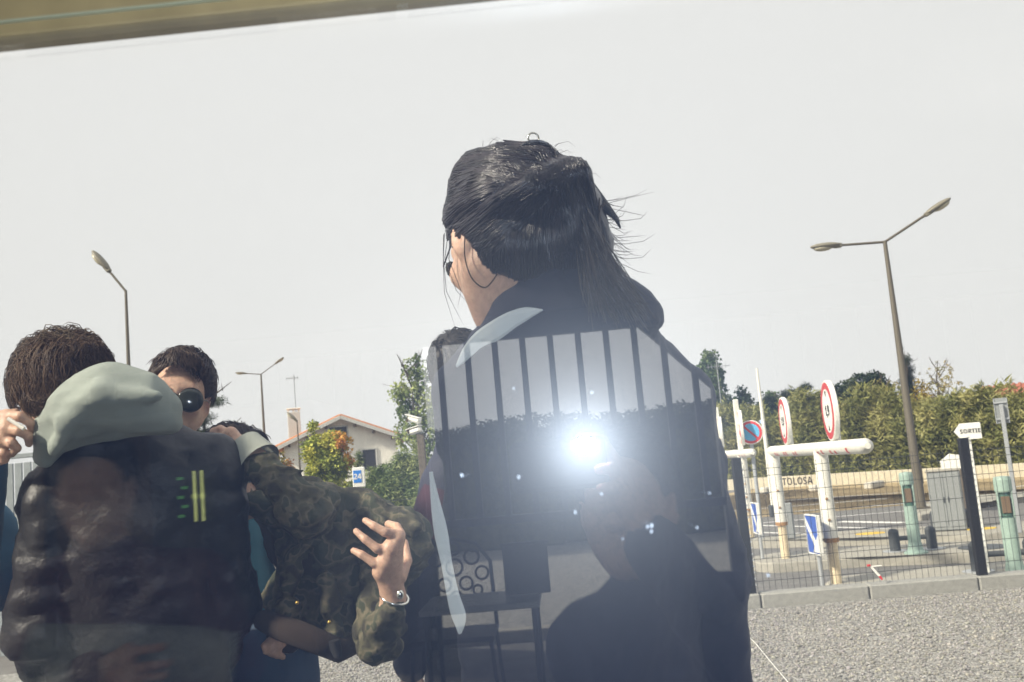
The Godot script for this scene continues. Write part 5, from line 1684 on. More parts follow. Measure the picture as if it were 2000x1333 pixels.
# ------------------------------------------------------------------ the people outside
func woman() -> void:
	var J := {
		"head": Vector3(0.0013, 1.6413, -1.4887), "fwd": Vector3(-0.5, -0.32, -0.8), "up": Vector3(-0.1, 1, -0.38), "s": 1.0,
		"neck": Vector3(0.0477, 1.5424, -1.5115), "chest": Vector3(0.0906, 1.3837, -1.5620), "pelvis": Vector3(0.0855, 0.9276, -1.6608), "side": Vector3(0.9, 0, -0.43),
		"sa": Vector3(-0.0546, 1.4113, -1.4879), "ea": Vector3(-0.0691, 1.1635, -1.5297), "wa": Vector3(-0.0647, 0.9018, -1.6238),
		"sb": Vector3(0.2368, 1.3828, -1.6226), "eb": Vector3(0.2887, 1.0929, -1.6900), "wb": Vector3(0.3095, 0.8124, -1.7562),
	}
	J.pelvis.y = 0.93
	var base := Vector3(J.pelvis.x, 0, J.pelvis.z)
	var o := thing("person", "dark haired woman in a navy jacket seen from behind, hair clipped up", "person", base)
	body_part(o, J, M.skin, [[J.wa, J.ea, [J.wa + Vector3(-0.03, -0.06, 0), J.wa + Vector3(0.03, -0.06, 0)], [[J.wa + Vector3(-0.03, -0.06, -0.06), J.wa + Vector3(-0.03, -0.1, -0.08), J.wa + Vector3(-0.03, -0.13, -0.08)], [J.wa + Vector3(0.0, -0.06, -0.06), J.wa + Vector3(0, -0.11, -0.08), J.wa + Vector3(0.0, -0.14, -0.08)], [J.wa + Vector3(0.03, -0.06, -0.06), J.wa + Vector3(0.03, -0.1, -0.08), J.wa + Vector3(0.03, -0.13, -0.08)]]]], 0.004)
	trousers_part(o, J, M.dark_trousers, 101)
	# jacket
	var fw := Vector3(-0.43, 0, -0.9)
	var lo := Vector3(-0.2184, 0.9460, -1.5576) ; lo.z = -2.05; lo.y = 0.78
	var hi := Vector3(0.4430, 1.5954, -1.4744); hi.z = -1.15
	var f := Field.new(lo, hi, 0.0085)
	f.cap(J.chest + Vector3(0, 0.02, 0), J.pelvis + Vector3(0, 0.02, 0), 0.178, 0.205, 0.05, fw, 0.66)
	f.cap(J.neck + Vector3(0.01, 0.0, 0), J.sa, 0.062, 0.068, 0.05)
	f.cap(J.neck + Vector3(0.03, 0.0, 0), J.sb, 0.07, 0.075, 0.05)
	f.cap(J.sa, J.ea, 0.072, 0.066, 0.012)
	f.cap(J.ea, J.wa, 0.062, 0.05, 0.02)
	f.cap(J.sb, J.eb, 0.078, 0.07, 0.012)
	f.cap(J.eb, J.wb, 0.066, 0.05, 0.02)
	# upright collar
	f.cap(Vector3(0.0504, 1.5108, -1.5155), Vector3(0.0452, 1.6043, -1.4985), 0.1, 0.083, 0.03)
	# folded hood on the shoulder
	f.cap(Vector3(0.0759, 1.4913, -1.4474), Vector3(0.1743, 1.5173, -1.4844), 0.045, 0.052, 0.03)
	f.ell(Vector3(0.1741, 1.5151, -1.4847), Basis(Vector3.BACK, -0.4), Vector3(0.058, 0.042, 0.06), 0.03)
	var folds := noise(FastNoiseLite.TYPE_SIMPLEX_SMOOTH, 1.0, 102, 3)
	f.ripple(folds, 0.011, Vector3(8, 4.5, 8))
	f.ripple(folds, 0.0035, Vector3(30, 16, 30))
	f.ripple(creases(152), 0.009, Vector3(4, 6, 4))
	# hollow of the collar
	f.cap(Vector3(0.0453, 1.5426, -1.5114), Vector3(0.0407, 1.6426, -1.4885), 0.078, 0.068, 0.01, Vector3.ZERO, 1.0, 1)
	f.plane(Vector3(-0.0016, 1.5952, -1.4341), (Vector3(-0.22, 1.0, 0.12)).normalized())
	f.plane(Vector3(0, 0.8, 0), Vector3.DOWN)
	var mb := Mb.new()
	f.into(mb)
	part("jacket", mb.done(), M.navy, o, -base)
	# pale strap lying over the left shoulder, its end hanging at her side
	var st := Mb.new()
	strap(st, f, [Vector3(0.0402, 1.4862, -1.1860), Vector3(0.0214, 1.4841, -1.1862), Vector3(0.0022, 1.4778, -1.1870), Vector3(-0.0172, 1.4678, -1.1883), Vector3(-0.0368, 1.4572, -1.1897), Vector3(-0.0534, 1.4439, -1.1914), Vector3(-0.0691, 1.4280, -1.1934)], [0.001, 0.009, 0.0125, 0.0145, 0.014, 0.01, 0.002], 1.47)
	part("strap", st.done(), M.pale_cloth, o, -base)
	var s2 := Mb.new()
	ribbon(s2, [Vector3(-0.1294, 1.3059, -1.4107), Vector3(-0.1268, 1.2643, -1.4110), Vector3(-0.1223, 1.2213, -1.4114), Vector3(-0.1178, 1.1787, -1.4119), Vector3(-0.1126, 1.1363, -1.4122), Vector3(-0.1069, 1.1040, -1.4164), Vector3(-0.1068, 1.0807, -1.4194)], [0.002, 0.007, 0.0105, 0.0085, 0.0095, 0.011, 0.002], Vector3(1, 0.1, 0.35).normalized(), 0.004)
	part("scarf_end", s2.done(), M.pale_cloth, o, -base)
	woman_hair(o, J)
	# sunglasses on her nose, seen from behind her cheek
	var b := frame(J.fwd, J.up)
	var g := Mb.new()
	var hc: Vector3 = J.head
	for e in [-1.0, 1.0]:
		g.ball(hc + b * Vector3(0.034 * e, 0.004, 0.1) * 1.0, Vector3(0.023, 0.02, 0.003), b * Basis(Vector3.UP, 0.25 * e), 6, 14)
	var gp := part("sunglasses", g.done(), M.lens, o, -base)
	var gt := Mb.new()
	for e in [-1.0, 1.0]:
		gt.tube([hc + b * Vector3(0.064 * e, 0.008, 0.1) * 0.93, hc + b * Vector3(0.078 * e, 0.008, 0.04) * 0.93, hc + b * Vector3(0.082 * e, 0.008, -0.015) * 0.93, hc + b * Vector3(0.08 * e, -0.02, -0.032) * 0.93], [0.0014, 0.0014, 0.0014, 0.0014], 6)
	part("temple", gt.done(), M.frame_metal, gp)
	# cord of the sunglasses hanging below the ear
	var cd := Mb.new()
	var cp := [hc + b * Vector3(0.08, 0.0, -0.03), hc + b * Vector3(0.084, -0.045, -0.02), hc + b * Vector3(0.08, -0.085, -0.022), hc + b * Vector3(0.068, -0.108, -0.035), hc + b * Vector3(0.06, -0.1, -0.06)]
	var cs := smooth(cp, 5)
	var cw := []
	for q in cs.size(): cw.push_back(0.001)
	cd.tube(cs, cw, 6)
	part("cord", cd.done(), M.rib, o, -base)

func smooth(q: Array, n: int) -> Array:   # a curve through the points
	var out := []
	for k in q.size() - 1:
		for t in n:
			out.push_back((q[k] as Vector3).cubic_interpolate(q[k + 1], q[maxi(k - 1, 0)], q[mini(k + 2, q.size() - 1)], float(t) / n))
	out.push_back(q[-1])
	return out

func strap(mb: Mb, f: Field, pts: Array, half: Array, fallback: float) -> void:   # a flat band laid on the jacket, from behind
	var q := []
	for k in pts.size():
		var p: Vector3 = pts[k]
		var dir := (p - Vector3(0, 1.3, 0)).normalized()
		var h := f.onto(p, dir)
		if h == Vector3.INF: h = p + dir * (fallback - 1.2)
		q.push_back(h - dir * 0.004)
	ribbon(mb, q, half, Vector3.ZERO, 0.004)

func ribbon(mb: Mb, q: Array, half: Array, across: Vector3, thick: float) -> void:
	var view := Vector3(0, 0, 1)
	var fine := []
	var fh := []
	for k in q.size() - 1:
		for t in 4:
			var u := t / 4.0
			var p0: Vector3 = q[maxi(k - 1, 0)]; var p3: Vector3 = q[mini(k + 2, q.size() - 1)]
			fine.push_back((q[k] as Vector3).cubic_interpolate(q[k + 1], p0, p3, u))
			fh.push_back(cubic_interpolate(half[k], half[k + 1], half[maxi(k - 1, 0)], half[mini(k + 2, half.size() - 1)], u))
	fine.push_back(q[-1]); fh.push_back(half[-1])
	var rows := []
	for k in fine.size():
		var d: Vector3 = (fine[mini(k + 1, fine.size() - 1)] - fine[maxi(k - 1, 0)]).normalized()
		var s := across if across != Vector3.ZERO else view.cross(d).normalized()
		s = (s - d * s.dot(d)).normalized()
		var n := d.cross(s).normalized()
		if n.z < 0: n = -n
		var row := []
		for e in [[-1.0, 0.0], [-0.75, 0.8], [0.0, 1.0], [0.75, 0.8], [1.0, 0.0], [0.6, -0.6], [-0.6, -0.6]]:
			row.push_back(fine[k] + s * fh[k] * e[0] + n * thick * e[1])
		rows.push_back(row)
	for k in rows.size() - 1:
		for j in 7:
			var a: Vector3 = rows[k][j]; var b2: Vector3 = rows[k][(j + 1) % 7]; var c2: Vector3 = rows[k + 1][(j + 1) % 7]; var d2: Vector3 = rows[k + 1][j]
			var out = (a + b2 + c2 + d2) * 0.25 - (fine[k] + fine[k + 1]) * 0.5
			if (b2 - a).cross(c2 - a).dot(out) > 0: mb.quad(a, b2, c2, d2)
			else: mb.quad(d2, c2, b2, a)

func woman_hair(o: Node3D, J: Dictionary) -> void:
	var b := frame(J.fwd, J.up)
	var hc: Vector3 = J.head
	var base := o.position
	var rng := RandomNumberGenerator.new()
	rng.seed = 200
	var dark := Color(0.014, 0.011, 0.013)
	# the mass of hair: a shell over the skull, the twist at the back, the knot on top
	var f := Field.new(hc - Vector3.ONE * 0.17, hc + Vector3(0.2, 0.19, 0.17), 0.0055)
	f.ell(hc + b * Vector3(0, 0.043, -0.014), b, Vector3(0.088, 0.108, 0.105), 0.01)
	f.ell(hc + b * Vector3(0, -0.035, -0.05), b, Vector3(0.068, 0.06, 0.054), 0.03)
	f.ell(hc + b * Vector3(0, -0.055, 0.085), b, Vector3(0.1, 0.105, 0.085), 0.015, 1)   # the face
	f.ell(hc + b * Vector3(0.086, -0.04, 0.012), b, Vector3(0.045, 0.05, 0.034), 0.01, 1)  # round the ears
	f.ell(hc + b * Vector3(-0.082, -0.06, -0.0), b, Vector3(0.05, 0.064, 0.04), 0.01, 1)
	f.plane(hc + b * Vector3(0, -0.1, -0.06), -b.y)
	f.cap(Vector3(-0.0010, 1.6751, -1.3755), Vector3(0.0583, 1.6868, -1.3669), 0.012, 0.021, 0.01)
	f.cap(Vector3(0.0583, 1.6868, -1.3669), Vector3(0.1108, 1.7105, -1.3992), 0.022, 0.027, 0.012)
	f.cap(Vector3(0.0796, 1.6233, -1.4204), Vector3(0.1057, 1.6756, -1.4238), 0.034, 0.036, 0.02)
	f.cap(Vector3(0.0375, 1.7397, -1.4559), Vector3(0.0675, 1.7463, -1.4551), 0.03, 0.031, 0.02)
	f.cap(Vector3(-0.0291, 1.7518, -1.4947), Vector3(0.0110, 1.7532, -1.4844), 0.032, 0.03, 0.03)
	f.cap(Vector3(0.1163, 1.6800, -1.4434), Vector3(0.1337, 1.6178, -1.4514), 0.034, 0.03, 0.02)
	f.cap(Vector3(0.0779, 1.6271, -1.4704), Vector3(0.1165, 1.5815, -1.4762), 0.03, 0.018, 0.02)
	f.cap(Vector3(0.1283, 1.6259, -1.4503), Vector3(0.1384, 1.5710, -1.4523), 0.024, 0.014, 0.02)
	f.ripple(noise(FastNoiseLite.TYPE_SIMPLEX_SMOOTH, 1.0, 201, 2), 0.004, Vector3(26, 40, 26))
	var mb := Mb.new()
	mb.tint = dark
	f.into(mb)
	# strands: each follows the shell, from the hairline to the twist
	var R: Vector3 = Vector3(1, -0.06, 0).normalized()
	var B := Vector3(0, 0, 1)
	var lanes := []
	# [start, middle, end] in picture-like coordinates on the back of the head: x right, y up (metres from the head's middle)
	for k in 26:
		var t := k / 25.0
		# front and left hairline, round the ear to the nape
		var a := PI * lerpf(0.72, 1.32, t)
		var s := Vector2(cos(a) * 0.112, sin(a) * 0.12 + 0.04)
		var e := Vector2(lerpf(0.055, 0.1, t), lerpf(0.1, 0.06, t))
		lanes.push_back([s, s.lerp(e, 0.5) + Vector2(-0.01, lerpf(0.022, -0.012, t)), e, 90])
	for k in 14:
		var t := k / 13.0
		# over the crown, rolling under the ridge
		var s := Vector2(lerpf(-0.1, 0.03, t), lerpf(0.1, 0.14, t))
		var e := Vector2(lerpf(0.03, 0.1, t), lerpf(0.066, 0.085, t))
		lanes.push_back([s, s.lerp(e, 0.5) + Vector2(0.016, 0.022), e, 80])
	for k in 12:
		var t := k / 11.0
		# nape and lower right, combed upwards
		var s := Vector2(lerpf(-0.03, 0.095, t), -0.062 + 0.01 * sin(t * 9.0))
		var e := Vector2(lerpf(0.01, 0.1, t), lerpf(0.055, 0.07, t))
		lanes.push_back([s, s.lerp(e, 0.5) + Vector2(-0.014, 0.0), e, 75])
	for k in 14:
		var t := k / 13.0
		# down over the twisted ridge
		var x := lerpf(-0.015, 0.1, t)
		lanes.push_back([Vector2(x - 0.02, 0.118 - 0.02 * t), Vector2(x, 0.085), Vector2(x + 0.012, 0.035), 70])
	for k in 12:
		var t := k / 11.0
		# the right flank, running down into the tail
		lanes.push_back([Vector2(lerpf(0.06, 0.112, t), lerpf(0.13, 0.1, t)), Vector2(lerpf(0.1, 0.136, t), 0.055), Vector2(lerpf(0.1, 0.14, t), -0.04), 75])
	for l in lanes:
		var lane_shade := rng.randf_range(0.5, 1.9)
		var lane_lift := rng.randf_range(0.0, 0.0055)
		for q in l[3]:
			var j := Vector2(rng.randfn(), rng.randfn()) * 0.006
			var a: Vector2 = l[0] + j; var m: Vector2 = l[1] + j * 0.8; var e: Vector2 = l[2] + Vector2(rng.randfn(), rng.randfn()) * 0.008
			var pts := []
			var lift := lane_lift + rng.randf_range(0.0004, 0.002)
			for w in 9:
				var t := w / 8.0
				var p2 := a * (1 - t) * (1 - t) + m * 2 * t * (1 - t) + e * t * t
				var start := hc + R * p2.x + Vector3.UP * p2.y + B * 0.2
				var h := f.onto(start, Vector3(0, 0, -1))
				if h == Vector3.INF or h.z < hc.z - 0.03: continue
				pts.push_back(h + B * (lift + 0.0015 * sin(t * 7 + q)))
			if pts.size() < 4: continue
			var v := lane_shade * rng.randf_range(0.7, 1.4)
			strand(mb, pts, 0.0011, Color(dark.r * v, dark.g * v, dark.b * v))
	# the loose tail at the right, browner at its ends
	for q in 700:
		var t := rng.randf()
		var p0: Vector3 = (Vector3(0.0893, 1.6984, -1.3906)).lerp(Vector3(0.1365, 1.6655, -1.4251), t) + Vector3(rng.randfn(), rng.randfn(), rng.randfn()) * 0.008
		var sp := rng.randfn()
		var p1: Vector3 = Vector3(0.1230, 1.6258, -1.4151) + Vector3(rng.randfn() * 0.012, rng.randfn() * 0.01, rng.randfn() * 0.014)
		var p2: Vector3 = Vector3(0.1325, 1.5685, -1.4174) + Vector3(sp * 0.013, rng.randfn() * 0.012, rng.randfn() * 0.018)
		var p3: Vector3 = (Vector3(0.1246, 1.5209, -1.4033)).lerp(Vector3(0.1924, 1.5035, -1.4156), clampf(0.5 + sp * 0.35, 0, 1)) + Vector3(rng.randfn() * 0.008, rng.randfn() * 0.012, rng.randfn() * 0.01)
		if rng.randf() < 0.3: p3 = p2.lerp(p3, 0.5)
		var pts := []
		for w in 11:
			var u := w / 10.0
			var g := p0 * pow(1 - u, 3) + p1 * 3 * u * pow(1 - u, 2) + p2 * 3 * u * u * (1 - u) + p3 * pow(u, 3)
			pts.push_back(g)
		var br := rng.randf_range(0.6, 1.5)
		strand(mb, pts, 0.0012, Color(0.022 * br, 0.0155 * br, 0.0125 * br).lerp(Color(0.11, 0.065, 0.035), 0.35 * rng.randf()))
	# flyaway hairs
	for q in 46:
		var p0: Vector3 = (Vector3(0.1461, 1.6980, -1.4613)).lerp(Vector3(0.1521, 1.5900, -1.4751), rng.randf()) + Vector3(0, 0, rng.randf_range(-0.02, 0.03))
		var l := rng.randf_range(0.03, 0.085)
		var d := Vector3(rng.randf_range(0.35, 1.0), rng.randf_range(-1.1, 0.1), rng.randfn() * 0.3).normalized()
		var cu := Vector3(rng.randfn() * 0.3, rng.randf_range(0.0, 0.8), 0)
		strand(mb, [p0, p0 + d * l * 0.4, p0 + d * l * 0.75 + cu * l * 0.12, p0 + d * l + cu * l * 0.4], 0.0005, Color(0.05, 0.035, 0.025))
	for q in 14:
		var a := rng.randf_range(0.12, 0.6) * PI
		var p0 := hc + Vector3(0.015 + cos(a) * 0.115, 0.04 + sin(a) * 0.105, rng.randf_range(-0.02, 0.04))
		var d := Vector3(cos(a) + rng.randf_range(-0.9, 0.9), sin(a) * 0.7 + rng.randf_range(-0.4, 0.4), 0).normalized()
		var l := rng.randf_range(0.015, 0.04)
		strand(mb, [p0, p0 + d * l * 0.5, p0 + d * l + Vector3(0, -l * 0.2, 0), p0 + d * l * 1.3 + Vector3(0, -l * 0.6, 0)], 0.0004, Color(0.04, 0.03, 0.025))
	# long loose strands beside the face
	for q in 4:
		var p0: Vector3 = Vector3(-0.0856, 1.6613, -1.4861) + Vector3(rng.randf_range(-0.004, 0.006), 0, rng.randf_range(-0.02, 0.02))
		strand(mb, [p0, p0 + Vector3(-0.004 + rng.randfn() * 0.004, -0.04, 0), p0 + Vector3(0.0 + rng.randfn() * 0.008, -0.09, 0), p0 + Vector3(0.01 + rng.randfn() * 0.01, -rng.randf_range(0.1, 0.16), 0)], 0.0006, Color(0.03, 0.022, 0.02))
	# knot strands on top
	for q in 160:
		var ph := rng.randf() * TAU
		var pts := []
		var c0: Vector3 = Vector3(0.0555, 1.7505, -1.4546)
		for w in 9:
			var a := ph + w * 0.5
			pts.push_back(c0 + Vector3(cos(a) * 0.034, sin(a) * 0.026 * (0.8 + 0.3 * sin(q)), 0.034 * cos(a * 0.7 + q)))
		strand(mb, pts, 0.0013, dark * rng.randf_range(0.6, 1.6))
	part("hair", mb.done(true), M.hair, o, -base)
	var ring := Mb.new()
	ring.torus(Transform3D(Basis(Vector3.UP, 0.3), Vector3(0.0589, 1.7901, -1.4495)), 0.0085, 0.0017, 20, 6)
	part("hair_ring", ring.done(), M.silver, o, -base)
	var cl := Mb.new()
	cl.tube([Vector3(0.1258, 1.7150, -1.4188), Vector3(0.1451, 1.6861, -1.4325), Vector3(0.1610, 1.6670, -1.4451), Vector3(0.1711, 1.6552, -1.4516), Vector3(0.1766, 1.6423, -1.4583)], [0.007, 0.008, 0.006, 0.004, 0.0012], 8)
	cl.tube([Vector3(0.1296, 1.6900, -1.4220), Vector3(0.1483, 1.6748, -1.4290), Vector3(0.1599, 1.6645, -1.4353), Vector3(0.1654, 1.6532, -1.4418)], [0.005, 0.005, 0.004, 0.001], 8)
	part("hair_clip", cl.done(), M.black, o, -base)

func boy() -> void:
	var J := {
		"head": Vector3(-0.9099, 1.5189, -1.9883), "fwd": Vector3(-0.6, -0.25, -0.75), "up": Vector3(-0.22, 1, -0.2), "s": 0.92,
		"neck": Vector3(-0.8885, 1.4079, -2.0328), "chest": Vector3(-0.8102, 1.2706, -2.0604), "pelvis": Vector3(-0.8384, 0.8606, -2.1331), "side": Vector3(0.97, 0, -0.2),
		"sa": Vector3(-0.9407, 1.3095, -2.0151), "ea": Vector3(-0.9886, 1.0659, -2.0262), "wa": Vector3(-1.0737, 0.8687, -2.2732),
		"sb": Vector3(-0.6547, 1.3511, -2.0804), "eb": Vector3(-0.6581, 1.0581, -2.1683), "wb": Vector3(-0.7777, 0.8546, -2.3759),
	}
	J.pelvis.y = 0.88
	var base := Vector3(J.pelvis.x, 0, J.pelvis.z)
	var o := thing("person", "curly brown haired youth in a black jacket with a grey green hood, seen from behind", "person", base)
	body_part(o, J, M.skin, [[J.wa, J.ea, [J.wa + Vector3(-0.03, -0.06, -0.05), J.wa + Vector3(0.03, -0.06, -0.05)], [[J.wa + Vector3(-0.03, -0.06, -0.05), J.wa + Vector3(-0.03, -0.12, -0.06)], [J.wa + Vector3(0.0, -0.06, -0.05), J.wa + Vector3(0, -0.13, -0.06)], [J.wa + Vector3(0.03, -0.06, -0.05), J.wa + Vector3(0.03, -0.12, -0.06)]]]])
	trousers_part(o, J, M.dark_trousers, 111)
	short_hair(o, J, Color(0.085, 0.052, 0.03), 6500, 0.065, 0.028, 0.6, 112, 0.014, 0.16, 0.0011)
	var fw := Vector3(-0.2, 0, -0.97)
	var f := Field.new(Vector3(-1.06, 0.72, -2.5), Vector3(-0.36, 1.5, -1.72), 0.0095)
	f.cap(J.chest + Vector3(0, 0.02, 0), J.pelvis, 0.175, 0.19, 0.05, fw, 0.62)
	f.cap(J.neck, J.sa, 0.065, 0.072, 0.05)
	f.cap(J.neck + Vector3(0.04, 0.0, 0), J.sb, 0.08, 0.078, 0.05)
	f.cap(J.sa, J.ea, 0.077, 0.066, 0.012)
	f.cap(J.ea, J.wa, 0.064, 0.05, 0.02)
	f.cap(J.sb, J.eb, 0.08, 0.068, 0.012)
	f.cap(J.eb, J.wb, 0.066, 0.05, 0.02)
	f.ripple(noise(FastNoiseLite.TYPE_SIMPLEX_SMOOTH, 1.0, 113, 3), 0.01, Vector3(9, 6, 9))
	f.ripple(creases(163), 0.0110, Vector3(5, 9, 5))
	f.plane(Vector3(0, 0.74, 0), Vector3.DOWN)
	f.cap(J.neck + Vector3(0, 0.0, 0), J.neck + Vector3(-0.02, 0.15, 0), 0.06, 0.07, 0.02, Vector3.ZERO, 1.0, 1)
	var mb := Mb.new()
	f.into(mb)
	part("jacket", mb.done(), M.black_leather, o, -base)
	# the hood bunched behind the neck
	var hb := Field.new(Vector3(-0.9897, 1.3394, -2.0113) - Vector3(0, 0, 0.2), Vector3(-0.6273, 1.5845, -1.9799) + Vector3(0, 0, 0.3), 0.0075)
	var hp := [Vector3(-0.9315, 1.4075, -1.9622), Vector3(-0.8931, 1.4532, -1.9261), Vector3(-0.8288, 1.4883, -1.8914), Vector3(-0.7695, 1.5019, -1.8796), Vector3(-0.7162, 1.4853, -1.8918), Vector3(-0.6795, 1.4652, -1.9044)]
	var hr := [0.028, 0.04, 0.053, 0.059, 0.056, 0.038]
	for k in hp.size() - 1: hb.cap(hp[k], hp[k + 1], hr[k], hr[k + 1], 0.03)
	hb.cap(Vector3(-0.8637, 1.4594, -1.9455), Vector3(-0.6831, 1.4517, -1.9465), 0.04, 0.022, 0.03)
	hb.cap(Vector3(-0.8478, 1.4537, -1.8454), Vector3(-0.7583, 1.5060, -1.8186), 0.016, 0.02, 0.02)
	hb.cap(Vector3(-0.7583, 1.5060, -1.8186), Vector3(-0.6596, 1.4888, -1.8309), 0.018, 0.012, 0.02)
	hb.cap(Vector3(-0.8802, 1.4097, -1.8813), Vector3(-0.8135, 1.4673, -1.8336), 0.012, 0.012, 0.015)
	var hn := noise(FastNoiseLite.TYPE_SIMPLEX_SMOOTH, 1.0, 114, 2)
	hb.ripple(hn, 0.004, Vector3(7, 20, 7))
	hb.ripple(creases(164), 0.004, Vector3(3, 12, 4))
	var hm := Mb.new()
	hb.into(hm)
	part("hood", hm.done(), M.hoodie, o, -base)

func sunglasses_man() -> void:
	var J := {
		"head": Vector3(-0.7968, 1.5347, -2.3391), "fwd": Vector3(0.24, -0.02, 1), "up": Vector3(0.27, 1, 0.05), "s": 0.87,
		"neck": Vector3(-0.8442, 1.3667, -2.3909), "chest": Vector3(-0.7784, 1.2121, -2.4510), "pelvis": Vector3(-0.7760, 0.8461, -2.5282), "side": Vector3(0.98, 0, 0.1),
		"sa": Vector3(-0.9787, 1.2791, -2.4425), "ea": Vector3(-0.9798, 1.0342, -2.4537), "wa": Vector3(-0.8550, 0.9202, -2.3675),
		"sb": Vector3(-0.6545, 1.2492, -2.4866), "eb": Vector3(-0.5402, 1.0755, -2.5089), "wb": Vector3(-0.5575, 0.9772, -2.2593),
	}
	J.pelvis.y = 0.9
	J.toe = -1.0
	var base := Vector3(J.pelvis.x, 0, J.pelvis.z)
	var o := thing("person", "brown haired man with round dark sunglasses looking over the hooded youth's shoulder", "person", base)
	var wb: Vector3 = J.wb
	body_part(o, J, M.skin, [[wb, J.eb, [Vector3(-0.5635, 0.9740, -2.2093), Vector3(-0.5747, 0.9691, -2.1999)], [[Vector3(-0.5609, 0.9756, -2.1990), Vector3(-0.5730, 0.9598, -2.1910), Vector3(-0.5635, 0.9462, -2.2028)], [Vector3(-0.5700, 0.9731, -2.1994), Vector3(-0.5816, 0.9627, -2.1906), Vector3(-0.5742, 0.9504, -2.2023)], [Vector3(-0.5550, 0.9700, -2.2098), Vector3(-0.5603, 0.9543, -2.1917), Vector3(-0.5531, 0.9412, -2.2135)], [Vector3(-0.5738, 0.9800, -2.1985), Vector3(-0.5813, 0.9732, -2.1792), Vector3(-0.5803, 0.9601, -2.1809)]]]], 0.0038)
	trousers_part(o, J, M.jeans, 121)
	short_hair(o, J, Color(0.045, 0.028, 0.018), 2600, 0.045, 0.012, 1.0, 122, 0.008, 0.0, 0.0012)
	# fringe over the forehead
	var b := frame(J.fwd, J.up)
	var hc: Vector3 = J.head
	var s: float = J.s
	var fr := Mb.new()
	var rng := RandomNumberGenerator.new()
	rng.seed = 123
	for k in 420:
		var x := rng.randf_range(-0.066, 0.066)
		var y0 := 0.114 - 0.5 * x * x / 0.07 + rng.randf_range(-0.02, 0.008)
		var z0 := 0.06 - 4.0 * x * x
		var l := rng.randf_range(0.012, 0.036)
		var dx := rng.randf_range(0.3, 1.1) * sin(x * 40.0 + 1.0)
		var pts := []
		for w in 5:
			var t := w / 4.0
			pts.push_back(hc + b * (Vector3(x + dx * l * t, y0 + 0.006 * sin(t * 3.0) - l * t * 0.8, z0 + 0.022 + 0.022 * sin(t * 1.5) - 0.006 * t * t) * s))
		var v := rng.randf_range(0.6, 1.7)
		strand(fr, pts, 0.0013, Color(0.045 * v, 0.028 * v, 0.018 * v))
	part("fringe", fr.done(true), M.short_hair, o, -base)
	# round sunglasses
	var g := Mb.new()
	var rims := Mb.new()
	for e in [-1.0, 1.0]:
		var at := hc + b * (Vector3(0.042 * e, -0.006, 0.1) * s)
		var lb := b * Basis(Vector3.UP, 0.12 * e)
		g.ball(at, Vector3(0.0285, 0.0265, 0.006), lb, 8, 22)
		rims.torus(Transform3D(lb, at), 0.0275, 0.0013, 28, 6)
		rims.tube([at + lb * Vector3(0.027 * e, 0.004, 0), hc + b * (Vector3(0.078 * e, 0.002, 0.06) * s), hc + b * (Vector3(0.084 * e, 0.0, 0.0) * s)], [0.0015, 0.0017, 0.0017], 6)
	rims.tube([hc + b * (Vector3(-0.009, 0.0, 0.101) * s), hc + b * (Vector3(0, 0.005, 0.106) * s), hc + b * (Vector3(0.009, 0.0, 0.101) * s)], [0.0014, 0.0014, 0.0014], 6)
	var sg := part("sunglasses", g.done(), M.lens, o, -base)
	part("rim", rims.done(), M.frame_metal, sg)
	var fw := Vector3(0.1, 0, -0.98)
	var f := Field.new(Vector3(-1.0, 0.7, -2.75), Vector3(-0.4, 1.48, -2.1), 0.011)
	f.cap(J.chest, Vector3(-0.7343, 1.0695, -2.4895), 0.135, 0.115, 0.04, fw, 0.7)
	f.cap(J.neck - Vector3(0, 0.04, 0), J.chest, 0.08, 0.12, 0.05)
	f.ripple(noise(FastNoiseLite.TYPE_SIMPLEX_SMOOTH, 1.0, 124, 3), 0.008, Vector3(8, 13, 8))
	f.ripple(creases(174), 0.0070, Vector3(5, 9, 5))
	var mb := Mb.new()
	f.into(mb)
	part("shirt", mb.done(), M.teal_shirt, o, -base)
	var j := Field.new(Vector3(-1.15, 0.7, -2.8), Vector3(-0.35, 1.48, -2.0), 0.011)
	for q in ["a", "b"]:
		j.cap(J.neck - Vector3(0, 0.03, 0.02), J["s" + q], 0.07, 0.075, 0.04)
		j.cap(J["s" + q], J["e" + q], 0.066, 0.052, 0.03)
		j.cap(J["e" + q], J["w" + q], 0.05, 0.04, 0.02)
	j.cap(J.chest + Vector3(-0.09, 0, -0.03), Vector3(-0.8505, 0.9368, -2.5367), 0.13, 0.13, 0.04, fw, 0.7)
	j.ripple(noise(FastNoiseLite.TYPE_SIMPLEX_SMOOTH, 1.0, 125, 3), 0.008, Vector3(10, 10, 10))
	j.ripple(creases(175), 0.0080, Vector3(5, 9, 5))
	var jm := Mb.new()
	j.into(jm)
	part("jacket", jm.done(), M.brown_jacket, o, -base)
	var cf := Mb.new()
	cf.tube([wb + (J.eb - wb).normalized() * 0.006, wb - (J.eb - wb).normalized() * 0.003], [0.043, 0.042], 16, false)
	part("cuff_edge", cf.done(), M.pale_cuff, o, -base)

